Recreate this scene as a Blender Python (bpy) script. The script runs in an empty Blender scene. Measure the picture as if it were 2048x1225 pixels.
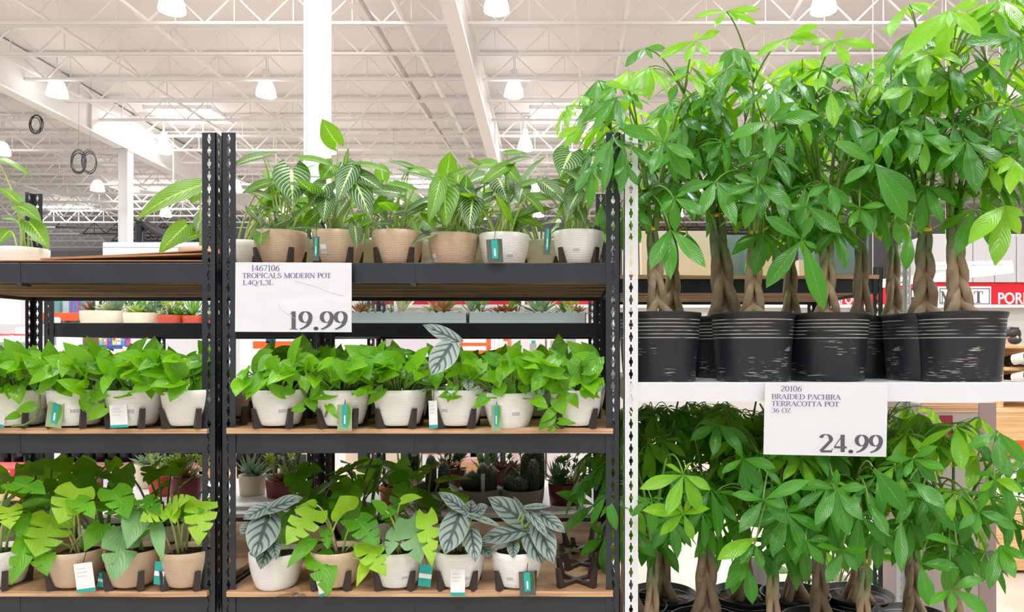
import bpy, math, random
from mathutils import Vector, Matrix
S = bpy.context.scene
C = S.collection
V = Vector
PI = math.pi
# ------------------------------------------------------------------ camera, world, light, exposure
EYE = 1.55
FPX, CX, CY = 1440.0, 1140.0, 695.0          # focal length in pixels, principal point of the 2048x1225 frame
cd = bpy.data.cameras.new('camera'); cam = bpy.data.objects.new('camera', cd); C.objects.link(cam)
cd.sensor_width = 36.0; cd.lens = FPX/2048*36.0
cd.shift_x = -(CX-1024)/2048; cd.shift_y = (CY-612.5)/2048
cd.clip_start = .05; cd.clip_end = 300
cam.location = (0, 0, EYE); cam.rotation_euler = (PI/2, 0, 0)
S.camera = cam
w = bpy.data.worlds.new('world'); S.world = w; w.use_nodes = True
w.node_tree.nodes['Background'].inputs[0].default_value = (.98, .98, 1, 1)
w.node_tree.nodes['Background'].inputs[1].default_value = .42
LAMP_E, GLOW_E, SKY_E, TUBE_E = 150.0, 3.2, 14.0, 6.0
S.view_settings.view_transform = 'Standard'; S.view_settings.look = 'None'
S.view_settings.gamma = 1; S.view_settings.use_curve_mapping = False
S.view_settings.exposure = .78
S.cycles.use_denoising = True
S.cycles.max_bounces = 8; S.cycles.diffuse_bounces = 4; S.cycles.glossy_bounces = 3; S.cycles.transmission_bounces = 4
S.cycles.sample_clamp_indirect = 6

def P(px, py, Y):
    return V(((px-CX)*Y/FPX, Y, EYE-(py-CY)*Y/FPX))
# ------------------------------------------------------------------ helpers
class MB:
    def __init__(s): s.v=[]; s.f=[]; s.m=[]; s.u=[]; s.r=[]
    def add(s, vs, fs, mi=0, us=None, rn=.5):
        b=len(s.v); s.v += [tuple(p) for p in vs]
        s.f += [tuple(b+i for i in f) for f in fs]; s.m += [mi]*len(fs)
        s.u += us if us else [(0,0)]*len(vs); s.r += [rn]*len(vs)
    def box(s, a, b, mi=0):
        x0,y0,z0=a; x1,y1,z1=b
        s.add([(x0,y0,z0),(x1,y0,z0),(x1,y1,z0),(x0,y1,z0),(x0,y0,z1),(x1,y0,z1),(x1,y1,z1),(x0,y1,z1)],
              [(0,3,2,1),(4,5,6,7),(0,1,5,4),(1,2,6,5),(2,3,7,6),(3,0,4,7)], mi)
    def bbox(s, a, b, r, mi=0):        # box with chamfered vertical and top edges
        x0,y0,z0=a; x1,y1,z1=b
        def ring(i,z): 
            X0,Y0,X1,Y1=x0+i,y0+i,x1-i,y1-i
            return [(X0+r,Y0,z),(X1-r,Y0,z),(X1,Y0+r,z),(X1,Y1-r,z),(X1-r,Y1,z),(X0+r,Y1,z),(X0,Y1-r,z),(X0,Y0+r,z)]
        vs=ring(0,z0)+ring(0,z1-r)+ring(r*.7,z1)
        fs=[tuple(range(7,-1,-1)),tuple(range(16,24))]
        for k in (0,8):
            for i in range(8): fs.append((k+i,k+(i+1)%8,k+8+(i+1)%8,k+8+i))
        s.add(vs,fs,mi)
    def bar(s, a, b, w, h=None, mi=0):  # rectangular bar from a to b
        a=V(a); b=V(b); d=(b-a).normalized(); h=h or w
        up=V((0,0,1)) if abs(d.z)<.9 else V((0,1,0))
        x=d.cross(up).normalized()*w/2; z=x.cross(d).normalized()*h/2
        s.add([a-x-z,a+x-z,a+x+z,a-x+z,b-x-z,b+x-z,b+x+z,b-x+z],
              [(0,3,2,1),(4,5,6,7),(0,1,5,4),(1,2,6,5),(2,3,7,6),(3,0,4,7)],mi)
    def tube(s, pts, rad, n=6, mi=0, rn=.5):
        pts=[V(p) for p in pts]
        if not isinstance(rad,(list,tuple)): rad=[rad]*len(pts)
        vs=[]; us=[]; fs=[]; x=None
        for i,p in enumerate(pts):
            d=(pts[min(i+1,len(pts)-1)]-pts[max(i-1,0)])
            d=d.normalized() if d.length>1e-9 else V((0,0,1))
            if x is None: x=d.orthogonal().normalized()
            x=(x-d*x.dot(d)); x=x.normalized() if x.length>1e-6 else d.orthogonal().normalized()
            y=d.cross(x)
            for k in range(n):
                a=2*PI*k/n; vs.append(p+(x*math.cos(a)+y*math.sin(a))*rad[i]); us.append((k/n,i/max(1,len(pts)-1)))
        for i in range(len(pts)-1):
            for k in range(n):
                fs.append((i*n+k,i*n+(k+1)%n,(i+1)*n+(k+1)%n,(i+1)*n+k))
        fs.append(tuple(range(n-1,-1,-1))); L=(len(pts)-1)*n; fs.append(tuple(L+k for k in range(n)))
        s.add(vs,fs,mi,us,rn)
    def lathe(s, prof, n=40, c=(0,0,0), mi=0, sx=1, sy=1, cap=True):
        vs=[]; fs=[]
        for (r,z) in prof:
            for k in range(n):
                a=2*PI*k/n; vs.append((c[0]+r*math.cos(a)*sx,c[1]+r*math.sin(a)*sy,c[2]+z))
        m=len(prof)
        for i in range(m-1):
            for k in range(n):
                fs.append((i*n+k,i*n+(k+1)%n,(i+1)*n+(k+1)%n,(i+1)*n+k))
        if cap: fs.append(tuple(range(n-1,-1,-1))); fs.append(tuple((m-1)*n+k for k in range(n)))
        s.add(vs,fs,mi)
    def mesh(s, name, mats, org=(0,0,0), smooth=True):
        me=bpy.data.meshes.new(name)
        ox,oy,oz=org
        me.from_pydata([(a-ox,b-oy,c-oz) for a,b,c in s.v],[],s.f)
        if not isinstance(mats,(list,tuple)): mats=[mats]
        for m in mats: me.materials.append(m)
        me.polygons.foreach_set('material_index',s.m)
        me.polygons.foreach_set('use_smooth',[smooth]*len(s.f))
        li=[0]*len(me.loops); me.loops.foreach_get('vertex_index',li)
        uv=me.uv_layers.new(name='UVMap'); fl=[]
        for i in li: fl += s.u[i]
        uv.data.foreach_set('uv',fl)
        uv=me.uv_layers.new(name='rnd'); fl=[]
        for i in li: fl += (s.r[i],0.0)
        uv.data.foreach_set('uv',fl)
        me.update()
        return me
    def build(s, name, mats, parent=None, smooth=True, loc=None):
        org=loc if loc is not None else (world_loc(parent) if parent else (0,0,0))
        o=bpy.data.objects.new(name,s.mesh(name,mats,org,smooth)); C.objects.link(o)
        if parent:
            o.parent=parent; o.location=V(org)-world_loc(parent)
        else: o.location=org
        return o
def world_loc(o):
    p=V((0,0,0))
    while o is not None: p=p+o.location; o=o.parent
    return p
def tag(o,label,cat,group=None,kind=None):
    o['label']=label; o['category']=cat
    if group: o['group']=group
    if kind: o['kind']=kind
    return o
def thing(name,loc,label,cat,group=None):
    o=bpy.data.objects.new(name,None); C.objects.link(o); o.location=loc; o.empty_display_size=.05
    return tag(o,label,cat,group)
def put(me,name,parent,loc=None,rz=0):
    o=bpy.data.objects.new(name,me); C.objects.link(o)
    if parent: o.parent=parent
    o.location=loc if loc is not None else (0,0,0); o.rotation_euler=(0,0,rz)
    return o
def dup(root,loc,label):
    r=root.copy(); C.objects.link(r); r.location=loc; r['label']=label
    for ch in list(root.children):
        c=ch.copy(); C.objects.link(c); c.parent=r
        for g in list(ch.children):
            d=g.copy(); C.objects.link(d); d.parent=c
    return r
def bez(a,b,c,n=7):
    return [a*(1-t)**2+b*2*t*(1-t)+c*t*t for t in [i/(n-1) for i in range(n)]]
# ------------------------------------------------------------------ materials
def hexc(r,g,b):
    f=lambda c:(c/255/12.92 if c/255<=.04045 else ((c/255+.055)/1.055)**2.4)
    return (f(r),f(g),f(b),1)
def N(nt,t,**k):
    n=nt.nodes.new(t)
    for a,b in k.items(): setattr(n,a,b)
    return n
def M(nt,op,a,b=None,c=None):
    n=nt.nodes.new('ShaderNodeMath'); n.operation=op
    for i,x in enumerate((a,b,c)):
        if x is None: continue
        if isinstance(x,(int,float)): n.inputs[i].default_value=x
        else: nt.links.new(x,n.inputs[i])
    return n.outputs[0]
def mixc(nt,f,a,b,bt='MIX'):
    n=nt.nodes.new('ShaderNodeMix'); n.data_type='RGBA'; n.blend_type=bt
    for i,x in ((0,f),(6,a),(7,b)):
        if isinstance(x,(int,float)): n.inputs[i].default_value=x
        elif isinstance(x,tuple): n.inputs[i].default_value=x
        else: nt.links.new(x,n.inputs[i])
    return n.outputs[2]
def ramp(nt,x,a,b,c=0.,d=1.):
    n=nt.nodes.new('ShaderNodeMapRange'); n.interpolation_type='SMOOTHSTEP'
    nt.links.new(x,n.inputs[0])
    for i,k in enumerate((a,b,c,d)): n.inputs[i+1].default_value=k
    return n.outputs[0]
def bump(nt,h,dist,bs,strength=1.):
    n=nt.nodes.new('ShaderNodeBump'); n.inputs['Distance'].default_value=dist; n.inputs['Strength'].default_value=strength
    nt.links.new(h,n.inputs['Height']); nt.links.new(n.outputs[0],bs.inputs['Normal'])
def noise(nt,vec,sc,det=2.):
    n=nt.nodes.new('ShaderNodeTexNoise'); n.inputs['Scale'].default_value=sc; n.inputs['Detail'].default_value=det
    if vec is not None: nt.links.new(vec,n.inputs['Vector'])
    return n.outputs[0]
def mapping(nt,vec,sc):
    n=nt.nodes.new('ShaderNodeMapping'); n.inputs['Scale'].default_value=sc
    nt.links.new(vec,n.inputs[0]); return n.outputs[0]
def mat(name,col,rough=.5,metal=0,fn=None,emit=0,alpha=None,trans=0):
    m=bpy.data.materials.new(name); m.use_nodes=True; nt=m.node_tree; bs=nt.nodes['Principled BSDF']
    bs.inputs['Base Color'].default_value=col if len(col)==4 else (*col,1)
    bs.inputs['Roughness'].default_value=rough; bs.inputs['Metallic'].default_value=metal
    if emit:
        bs.inputs['Emission Color'].default_value=bs.inputs['Base Color'].default_value; bs.inputs['Emission Strength'].default_value=emit
    if trans: bs.inputs['Transmission Weight'].default_value=trans
    if fn: fn(nt,bs)
    return m
def objco(nt): return N(nt,'ShaderNodeTexCoord').outputs['Object']
def base(nt,bs,out): nt.links.new(out,bs.inputs['Base Color'])
def mottled(c1,c2,sc,map3=(1,1,1),det=3.,bd=0):
    def fn(nt,bs):
        v=mapping(nt,objco(nt),map3); n=noise(nt,v,sc,det)
        base(nt,bs,mixc(nt,ramp(nt,n,.3,.7),c1,c2))
        if bd: bump(nt,n,bd,bs)
    return fn
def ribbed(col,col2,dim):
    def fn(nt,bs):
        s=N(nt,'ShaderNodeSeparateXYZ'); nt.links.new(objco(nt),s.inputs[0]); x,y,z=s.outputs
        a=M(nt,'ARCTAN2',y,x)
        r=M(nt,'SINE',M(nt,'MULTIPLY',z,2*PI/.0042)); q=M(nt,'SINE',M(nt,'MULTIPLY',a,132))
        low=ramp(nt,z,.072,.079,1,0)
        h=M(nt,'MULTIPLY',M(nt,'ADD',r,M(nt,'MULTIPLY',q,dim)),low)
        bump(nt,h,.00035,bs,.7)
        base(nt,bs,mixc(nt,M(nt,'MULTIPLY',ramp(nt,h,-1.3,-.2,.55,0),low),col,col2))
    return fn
def dist_pot(nt,bs):
    s=N(nt,'ShaderNodeSeparateXYZ'); co=objco(nt); nt.links.new(co,s.inputs[0]); z=s.outputs[2]
    f=M(nt,'FRACT',M(nt,'DIVIDE',M(nt,'SUBTRACT',z,.111),.0095))
    line=ramp(nt,M(nt,'ABSOLUTE',M(nt,'SUBTRACT',f,.5)),.07,.16,1,0)
    inb=M(nt,'MULTIPLY',M(nt,'GREATER_THAN',z,.1115),M(nt,'LESS_THAN',z,.168))
    n1=noise(nt,mapping(nt,co,(16,16,300)),1.3,4)
    lm=M(nt,'MULTIPLY',M(nt,'MULTIPLY',line,inb),ramp(nt,noise(nt,mapping(nt,co,(9,9,30)),1.,2),.38,.56))
    big=ramp(nt,noise(nt,mapping(nt,co,(9,9,14)),1.,1),.46,.6)
    sc=M(nt,'MULTIPLY',ramp(nt,n1,.6,.64),M(nt,'MULTIPLY',big,M(nt,'LESS_THAN',z,.109)))
    base(nt,bs,mixc(nt,M(nt,'MAXIMUM',lm,sc),(.012,.014,.018,1),(.55,.55,.48,1)))
    bump(nt,M(nt,'MULTIPLY',M(nt,'MULTIPLY',line,inb),-1),.0012,bs)
def leafmat(name,c1,c2,tc,vcol=None,nv=9,k=.35,vw=.16,mid=.06,vs=.9,rough=.38,tr=.3,bd=.0012,spec=.5):
    m=bpy.data.materials.new(name); m.use_nodes=True; nt=m.node_tree; bs=nt.nodes['Principled BSDF']; out=nt.nodes['Material Output']
    bs.inputs['Roughness'].default_value=rough; bs.inputs['Specular IOR Level'].default_value=spec
    u=N(nt,'ShaderNodeUVMap',uv_map='UVMap'); s=N(nt,'ShaderNodeSeparateXYZ'); nt.links.new(u.outputs[0],s.inputs[0])
    r=N(nt,'ShaderNodeUVMap',uv_map='rnd'); rs=N(nt,'ShaderNodeSeparateXYZ'); nt.links.new(r.outputs[0],rs.inputs[0])
    a=M(nt,'ABSOLUTE',M(nt,'MULTIPLY_ADD',s.outputs[0],2.,-1.))
    sv=M(nt,'SUBTRACT',s.outputs[1],M(nt,'MULTIPLY',M(nt,'POWER',a,1.25),k))
    tri=M(nt,'MULTIPLY',M(nt,'ABSOLUTE',M(nt,'SUBTRACT',M(nt,'FRACT',M(nt,'MULTIPLY',sv,nv)),.5)),2.)
    wid=M(nt,'MULTIPLY_ADD',a,-vw*.6,vw)
    vein=ramp(nt,M(nt,'DIVIDE',M(nt,'SUBTRACT',1.,tri),wid),.35,1.,1,0)
    vein=M(nt,'MULTIPLY',vein,ramp(nt,a,.86,1.,1,0))
    md=ramp(nt,M(nt,'DIVIDE',a,M(nt,'MULTIPLY_ADD',s.outputs[1],-mid*.6,mid)),.5,1.2,1,0)
    vm=M(nt,'MAXIMUM',vein,md)
    col=mixc(nt,rs.outputs[0],c1,c2)
    if vcol: col=mixc(nt,M(nt,'MULTIPLY',vm,vs),col,vcol)
    base(nt,bs,col)
    bump(nt,M(nt,'ADD',M(nt,'MULTIPLY',tri,-.5),M(nt,'MULTIPLY',md,-.5)),bd,bs,.7)
    t=N(nt,'ShaderNodeBsdfTranslucent'); nt.links.new(mixc(nt,M(nt,'MULTIPLY',vm,.5),tc,vcol or tc),t.inputs[0])
    mx=N(nt,'ShaderNodeMixShader'); mx.inputs[0].default_value=tr
    nt.links.new(bs.outputs[0],mx.inputs[1]); nt.links.new(t.outputs[0],mx.inputs[2]); nt.links.new(mx.outputs[0],out.inputs[0])
    return m
W=(1,1,1,1)
m_black=mat('black_steel',hexc(37,41,48),.42,fn=mottled(hexc(33,37,44),hexc(41,45,52),6,(1,1,1),4))
m_white=mat('white_steel',(.74,.75,.79),.35)
m_board=mat('plywood',hexc(196,150,108),.8,fn=mottled(hexc(222,184,146),hexc(176,130,92),9,(.35,1,40),5,.001))
m_under=mat('raw_deck_wood',hexc(110,86,58),.85,fn=mottled(hexc(176,138,92),hexc(60,42,26),5,(.5,9,1),6,.002))
m_card=mat('cardboard',hexc(176,128,90),.85,fn=mottled(hexc(186,138,98),hexc(150,104,70),8,(.5,3,30),3))
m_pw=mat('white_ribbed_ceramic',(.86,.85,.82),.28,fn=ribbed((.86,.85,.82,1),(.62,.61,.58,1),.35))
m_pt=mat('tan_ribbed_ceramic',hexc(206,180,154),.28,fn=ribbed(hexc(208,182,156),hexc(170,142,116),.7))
m_soil=mat('potting_soil',hexc(60,44,34),.95,fn=mottled(hexc(80,60,46),hexc(28,20,16),60,(1,1,1),4,.004))
m_stand=mat('dark_brown_metal',hexc(58,46,44),.45)
m_dp=mat('distressed_charcoal_pot',(.012,.014,.018),.42,fn=dist_pot)
def bark(nt,bs):
    u=N(nt,'ShaderNodeUVMap',uv_map='UVMap'); s=N(nt,'ShaderNodeSeparateXYZ'); nt.links.new(u.outputs[0],s.inputs[0])
    co=objco(nt); n=noise(nt,mapping(nt,co,(1,1,.6)),45,5)
    g=ramp(nt,M(nt,'ADD',s.outputs[1],M(nt,'MULTIPLY_ADD',noise(nt,co,9,3),1.2,-.6)),.45,.85)
    br=mixc(nt,n,hexc(116,92,70),hexc(204,178,150)); gr=mixc(nt,n,hexc(92,112,72),hexc(140,150,108))
    base(nt,bs,mixc(nt,g,br,gr)); bump(nt,n,.003,bs)
m_bark=mat('money_tree_bark',hexc(140,118,96),.75,fn=bark)
m_gstem=mat('green_stem',hexc(110,140,62),.5)
m_pstem=mat('pale_green_stalk',hexc(165,185,105),.5)
m_gold=mat('gold_foil_tie',(.75,.5,.08),.3,.8)
m_gtie=mat('green_tie',(.02,.4,.15),.4)
m_ytie=mat('yellow_tie',(.85,.65,.03),.5)
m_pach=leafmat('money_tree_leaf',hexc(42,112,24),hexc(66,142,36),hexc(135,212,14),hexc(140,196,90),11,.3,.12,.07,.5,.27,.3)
m_pachl=leafmat('young_money_tree_leaf',hexc(104,178,30),hexc(130,196,40),hexc(175,228,20),hexc(180,216,96),11,.3,.12,.07,.5,.28,.42)  # lime leaf colour, doubling as painted light on the crown tops
m_poth=leafmat('pothos_leaf',hexc(84,158,20),hexc(124,190,32),hexc(166,222,10),hexc(160,208,70),7,.45,.1,.05,.35,.25,.34)
m_cal=leafmat('white_veined_leaf',hexc(22,66,38),hexc(44,92,46),hexc(130,200,20),hexc(215,236,170),9,.42,.3,.13,.95,.34,.28,.002)
m_calg=leafmat('lime_veined_leaf',hexc(54,104,14),hexc(84,134,22),hexc(140,206,6),hexc(180,220,90),9,.42,.2,.1,.9,.36,.34,.002)
m_alo=leafmat('silver_leaf',hexc(126,141,134),hexc(150,164,157),hexc(140,180,110),hexc(54,72,70),4.6,.36,.62,.2,.95,.5,.1,.003)
m_mon=leafmat('split_leaf_green',hexc(62,134,30),hexc(100,172,40),hexc(150,218,14),hexc(150,195,90),7,.5,.1,.05,.4,.36,.34)
m_monl=leafmat('split_leaf_lime',hexc(150,206,52),hexc(172,216,66),hexc(190,230,40),hexc(190,222,110),7,.5,.1,.05,.4,.36,.42)
m_mond=leafmat('split_leaf_greygreen',hexc(110,158,104),hexc(128,172,116),hexc(130,190,60),hexc(150,190,130),7,.5,.1,.05,.4,.38,.22)
m_dark=mat('dark_plastic',(.03,.03,.035),.5)
m_teal=mat('teal_print',hexc(32,168,160),.45)
m_paper=mat('white_card',(.85,.86,.88),.45)
def pic(c1,c2,c3):
    def fn(nt,bs):
        n=noise(nt,objco(nt),150,3); n2=noise(nt,objco(nt),320,2)
        base(nt,bs,mixc(nt,ramp(nt,n,.42,.6),mixc(nt,n2,c1,c2),c3))
    return fn
m_pic=mat('leaf_picture_print',hexc(150,170,130),.4)
m_picd=mat('dark_leaf_picture_print',hexc(84,90,82),.4)
def barcode(nt,bs):
    s=N(nt,'ShaderNodeSeparateXYZ'); nt.links.new(N(nt,'ShaderNodeTexCoord').outputs['UV'],s.inputs[0]); x,y=s.outputs[0],s.outputs[1]
    n=N(nt,'ShaderNodeTexNoise'); n.noise_dimensions='1D'; n.inputs['Scale'].default_value=30; nt.links.new(x,n.inputs['W'])
    b=M(nt,'MULTIPLY',M(nt,'LESS_THAN',n.outputs[0],.5),M(nt,'MULTIPLY',M(nt,'LESS_THAN',y,.5),M(nt,'GREATER_THAN',y,.12)))
    base(nt,bs,mixc(nt,b,(.82,.82,.82,1),(.2,.2,.22,1)))
m_bar=mat('barcode_print',(.9,.9,.9),.4,fn=barcode)
m_ceil=mat('white_painted_deck',hexc(234,230,229),.8)
m_steelw=mat('white_painted_steel',hexc(236,234,232),.6)
m_lamp=mat('lit_acrylic_shade',(1,.98,.95),.4,emit=GLOW_E)
m_lens=mat('lit_lamp_lens',(.98,.99,1.),.4,emit=LAMP_E)
m_sky=mat('daylit_skylight_panel',(1,1,1),.4,emit=SKY_E)
m_tube=mat('lit_tube',(1,1,1),.4,emit=TUBE_E)
m_floor=mat('polished_floor',hexc(190,178,164),.35,fn=mottled(hexc(196,184,170),hexc(176,164,150),1.3,(1,1,1),4))
m_red=mat('red_sign',hexc(222,28,46),.4)
m_ink=mat('dark_ink',hexc(88,89,98),.6)
m_inkp=mat('violet_ink',hexc(92,86,140),.6)
m_wht=mat('white_plastic',(.8,.8,.8),.4)
# ------------------------------------------------------------------ the building
H0=7.44
def roofz(Y): return EYE+H0-.03*Y            # level of the joist bottom chords
def struct(o,label,cat,group=None): return tag(o,label,cat,group,'structure')
b=MB(); b.add([(-40,-14,0),(40,-14,0),(40,50,0),(-40,50,0)],[(0,1,2,3)])
struct(b.build('floor',m_floor),'pale polished warehouse floor','floor')
b=MB(); X0,X1,Ya,Yb=-40,40,-14,50
za,zb=roofz(Ya)+.72,roofz(Yb)+.72
b.add([(X0,Ya,za),(X1,Ya,za),(X1,Yb,zb),(X0,Yb,zb),(X0,Ya,za+.1),(X1,Ya,za+.1),(X1,Yb,zb+.1),(X0,Yb,zb+.1)],[(0,3,2,1),(4,5,6,7),(0,1,5,4),(2,3,7,6),(1,2,6,5),(3,0,4,7)])
struct(b.build('ceiling',m_ceil),'white painted metal roof deck of the warehouse','ceiling')
b=MB(); b.box((-40,50,0),(40,50.2,zb+.1)); struct(b.build('wall_back',mat('far_wall',hexc(186,184,182),.8)),'grey far wall of the warehouse','wall')
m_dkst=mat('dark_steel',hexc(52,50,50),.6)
def joist(Y,x0,x1,m,label,group):
    b=MB(); z=roofz(Y); d=.62; c=1.27
    for dy in (-.035,.035): b.bar((x0,Y+dy,z),(x1,Y+dy,z),.03,.06)
    b.bar((x0,Y,z+d),(x1,Y,z+d),.1,.05)
    n=int((x1-x0)/c)
    for i in range(n):
        xa=x0+i*c
        b.bar((xa,Y,z),(xa+c/2,Y,z+d),.035); b.bar((xa+c/2,Y,z+d),(xa+c,Y,z),.035)
        b.bar((xa+c/2,Y,z),(xa+c/2,Y,z+d),.022)
    return tag(b.build('roof_joist',m,None,False),label,'roof joist',group,'structure')
k=0
Y=12.5
while Y<37.5:
    off=(k*.37)%1.27
    joist(Y,-34+off,22+off,m_steelw,'white open-web steel joist running across under the roof deck','white roof joists'); Y+=1.5; k+=1
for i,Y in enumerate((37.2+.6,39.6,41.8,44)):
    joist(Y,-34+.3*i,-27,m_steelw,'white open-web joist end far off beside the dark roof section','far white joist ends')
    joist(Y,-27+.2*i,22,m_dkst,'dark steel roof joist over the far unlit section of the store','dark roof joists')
def girder(x,Y0,x2,Y1,z0,h,label,wd=.3):
    b=MB()
    a=V((x,Y0,0)); c=V((x2,Y1,0))
    for z,hh,ww in ((z0+.03,.05,wd),(z0+h-.03,.05,wd)): b.bar(a+V((0,0,z)),c+V((0,0,z-(Y1-Y0)*.03)),ww,hh)
    b.bar(a+V((0,0,z0+h/2)),c+V((0,0,z0+h/2-(Y1-Y0)*.03)),.16,h-.05)
    for i in range(5):
        p=a.lerp(c,(i+.5)/5); z=z0-(p.y-Y0)*.03
        b.box((p.x-wd/2,p.y-.015,z+.05),(p.x+wd/2,p.y+.015,z+h-.05))
    struct(b.build('roof_girder',m_steelw,None,False),label,'roof girder')
girder(-14.0,6,-14.2,36,EYE+6.75,1.2,'white steel roof girder at the left, ending on the far slim column',.34)
girder(-2.1,8.3,-2.75,36,EYE+6.38,1.0,'white steel roof girder in the middle, running back over a slim column')
def column(x,Y,w,d,ztop,label):
    b=MB(); t=.03
    b.box((x-w/2,Y,0),(x-w/2+.03,Y+d,ztop)); b.box((x+w/2-.03,Y,0),(x+w/2,Y+d,ztop)); b.box((x-w/2+.03,Y+.012,0),(x+w/2-.03,Y+.05,ztop))
    b.box((x-w/2-.1,Y-.1,0),(x+w/2+.1,Y+d+.1,.03)); b.box((x-w/2-.06,Y-.06,ztop),(x+w/2+.06,Y+d+.06,ztop+.04))
    struct(b.build('roof_column',m_wcol,None,False),label,'roof column')
m_wcol=mat('bright_white_column',hexc(218,218,218),.5)
column(-2.86,8.0,.2,.33,roofz(8)+.1,'thick white steel column rising behind the white-veined plants')
column(-14.1,22.7,.3,.3,EYE+6.2,'slim white column under the left roof girder')
column(-2.7,22.7,.24,.24,EYE+5.85,'slim white column under the middle roof girder')
# skylights: daylit panels in the deck
def skylight(n,x0,x1,Y0,Y1,label):
    z=roofz(Y1)+.64
    o=MB(); o.box((x0,Y0,z),(x1,Y1,z+.02)); g=o.build('window_%d'%n,m_sky,None,False); tag(g,label,'skylight',None,'structure')
    f=MB(); t=.06
    for a,c in (((x0-t,Y0-t,z-.03),(x1+t,Y0,z+.1)),((x0-t,Y1,z-.03),(x1+t,Y1+t,z+.1)),((x0-t,Y0,z-.03),(x0,Y1,z+.1)),((x1,Y0,z-.03),(x1+t,Y1,z+.1))): f.box(a,c)
    f.build('skylight_frame',m_steelw,g,False)
skylight(1,-13.1,-11.1,22.2,23.6,'glowing skylight over the left girder column')
skylight(2,-1.2,1.2,22.2,23.6,'glowing skylight behind the tops of the tall trees')
skylight(3,-7.2,-4.4,13.2,14.4,'skylight just outside the top edge beside the thick column')
skylight(4,-20.2,-17.4,31.6,33.2,'skylight far back behind the slim left column')
skylight(5,-26.4,-23.8,35.4,36.8,'farthest skylight, low at the left near the rack post')
skylight(6,-7.6,-5.4,30.6,32,'skylight far back above the white-veined plants')
skylight(7,3.9,7.0,13.2,14.4,'skylight above the tallest tree crown')
skylight(8,-7.2,-4.4,2.2,3.6,'skylight over the aisle in front of the racks')
skylight(9,4,7,2.2,3.6,'skylight over the aisle by the white rack')
skylight(10,-1.4,1.4,-5,-3.4,'skylight over the aisle farther back')
# high-bay lamps
def lamp_mesh():
    b=MB(); b.lathe([(.1,0.),(.13,.02),(.16,-.02),(.2,-.12),(.235,-.24),(.25,-.36)],14,cap=False); return b.mesh('shade',m_lamp)
sh=lamp_mesh()
b=MB(); b.lathe([(.24,-.34),(.13,-.335),(.01,-.335)],14,cap=False); b.f=[f[::-1] for f in b.f] if False else b.f; ln=b.mesh('lens',m_lens)
b=MB(); b.lathe([(.02,.32),(.09,.3),(.1,.02),(.1,-.01)],12); b.tube([(0,0,.3),(0,0,.72)],.015,6); hb=b.mesh('ballast_housing',m_steelw)
LX=(-18.7,-13.25,-7.85,-1.45,5.0,11.4)
LN={(-18.7,23.7):'at the left edge above the hanging cable coils',(-18.7,28.5):'left of the slim column, low',(-13.25,18.6):'at the upper left, near the left girder',
 (-13.25,23.5):'just left of the twin rack posts',(-7.85,18.6):'just left of the thick white column',(-7.85,14.2):'cut by the top edge of the view',
 (-1.45,18.6):'right of the middle roof girder',(-1.45,23.2):'low behind the white-veined plants',(-18.7,33.3):'far back behind the lime leaf on the left rack'}
for Yr,xs in ((-9,LX[1:]),(-4,LX),(0.6,LX),(5,LX),(9.6,LX),(14.2,LX),(18.6,LX),(23.5,LX),(28.5,LX),(33.3,LX)):
    for x in xs:
        if Yr in(9.6,) and x in (-1.45,): x=-1.2
        yy=Yr
        lab=None
        for kk,vv in LN.items():
            if abs(kk[0]-x)<.1 and abs(kk[1]-yy)<.5: lab=vv; yy=kk[1]
        r=thing('high_bay_lamp',(x,yy,roofz(yy)-.02),'white bell-shaped high-bay lamp hanging '+(lab or 'under the roof outside the picture or hidden behind plants'),'lamp','high-bay lamps')
        put(sh,'lamp_shade',r); put(ln,'lamp_lens',r); put(hb,'ballast_housing',r)
# pipes and cables under the roof
def pipe(name,pts,r,m,label,cat='pipe',group=None):
    b=MB(); b.tube(pts,r,8); return tag(b.build(name,m),label,cat,group)
for x,x2,r,l in ((-4.45,-3.95,.05,'grey conduit running back under the roof, right of the thick column'),(-3.75,-3.3,.07,'white sprinkler pipe running back beside the grey conduit')):
    pipe('sprinkler_pipe',[(x,6,roofz(6)+.12),(x2,34,roofz(34)+.12)],r,m_steelw if r>.06 else mat('grey_conduit',hexc(190,185,182),.5),l)
pipe('sprinkler_pipe',[(1.2,12,roofz(12)+.1),(1.2,34,roofz(34)+.1)],.045,m_steelw,'white sprinkler pipe running back right of the middle girder')
pipe('sprinkler_pipe',[(-11.4,12,roofz(12)+.1),(-10.6,34,roofz(34)+.1)],.045,m_steelw,'white sprinkler pipe running back left of the thick column')
b=MB(); b.tube([(-14.6,24.5,EYE+5.3),(-4.5,24.5,EYE+5.3)],.08,8)
for x in (-13.5,-10,-6): b.tube([(x,24.5,EYE+5.3),(x,24.5,roofz(24.5)+.7)],.02,5)
tag(b.build('sprinkler_pipe',m_steelw),'white cross pipe behind the twin rack posts','pipe')
for i in range(9):     # bridging rods between the joists
    x=-23+i*4.6
    b=MB(); b.bar((x,12.5,roofz(12.5)+.05),(x+1.0,36,roofz(36)+.05),.05,.05)
    tag(b.build('bridging_bar',m_steelw,None,False),'thin white bridging bar tying the roof joists together','bridging bar','bridging bars','structure')
def coil(px,py,Y,r,label):
    b=MB(); c=P(px,py,Y); rnd=random.Random(int(px))
    for j in range(4):
        o=V((rnd.uniform(-.05,.05),0,rnd.uniform(-.05,.05))); q=rnd.uniform(.85,1.1)
        b.tube([c+o+V((math.cos(a)*r*q,.02*j,math.sin(a)*r*1.5*q)) for a in [2*PI*i/20 for i in range(21)]],.011,5)
    b.tube([c+V((0,0,r*1.4)),c+V((.02,0,roofz(Y)+.71-c.z))],.0025,5)
    tag(b.build('cable_coil',m_dark),label,'cable coil')
coil(69,248,21,.17,'small black cable coil hanging below the left girder')
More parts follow.
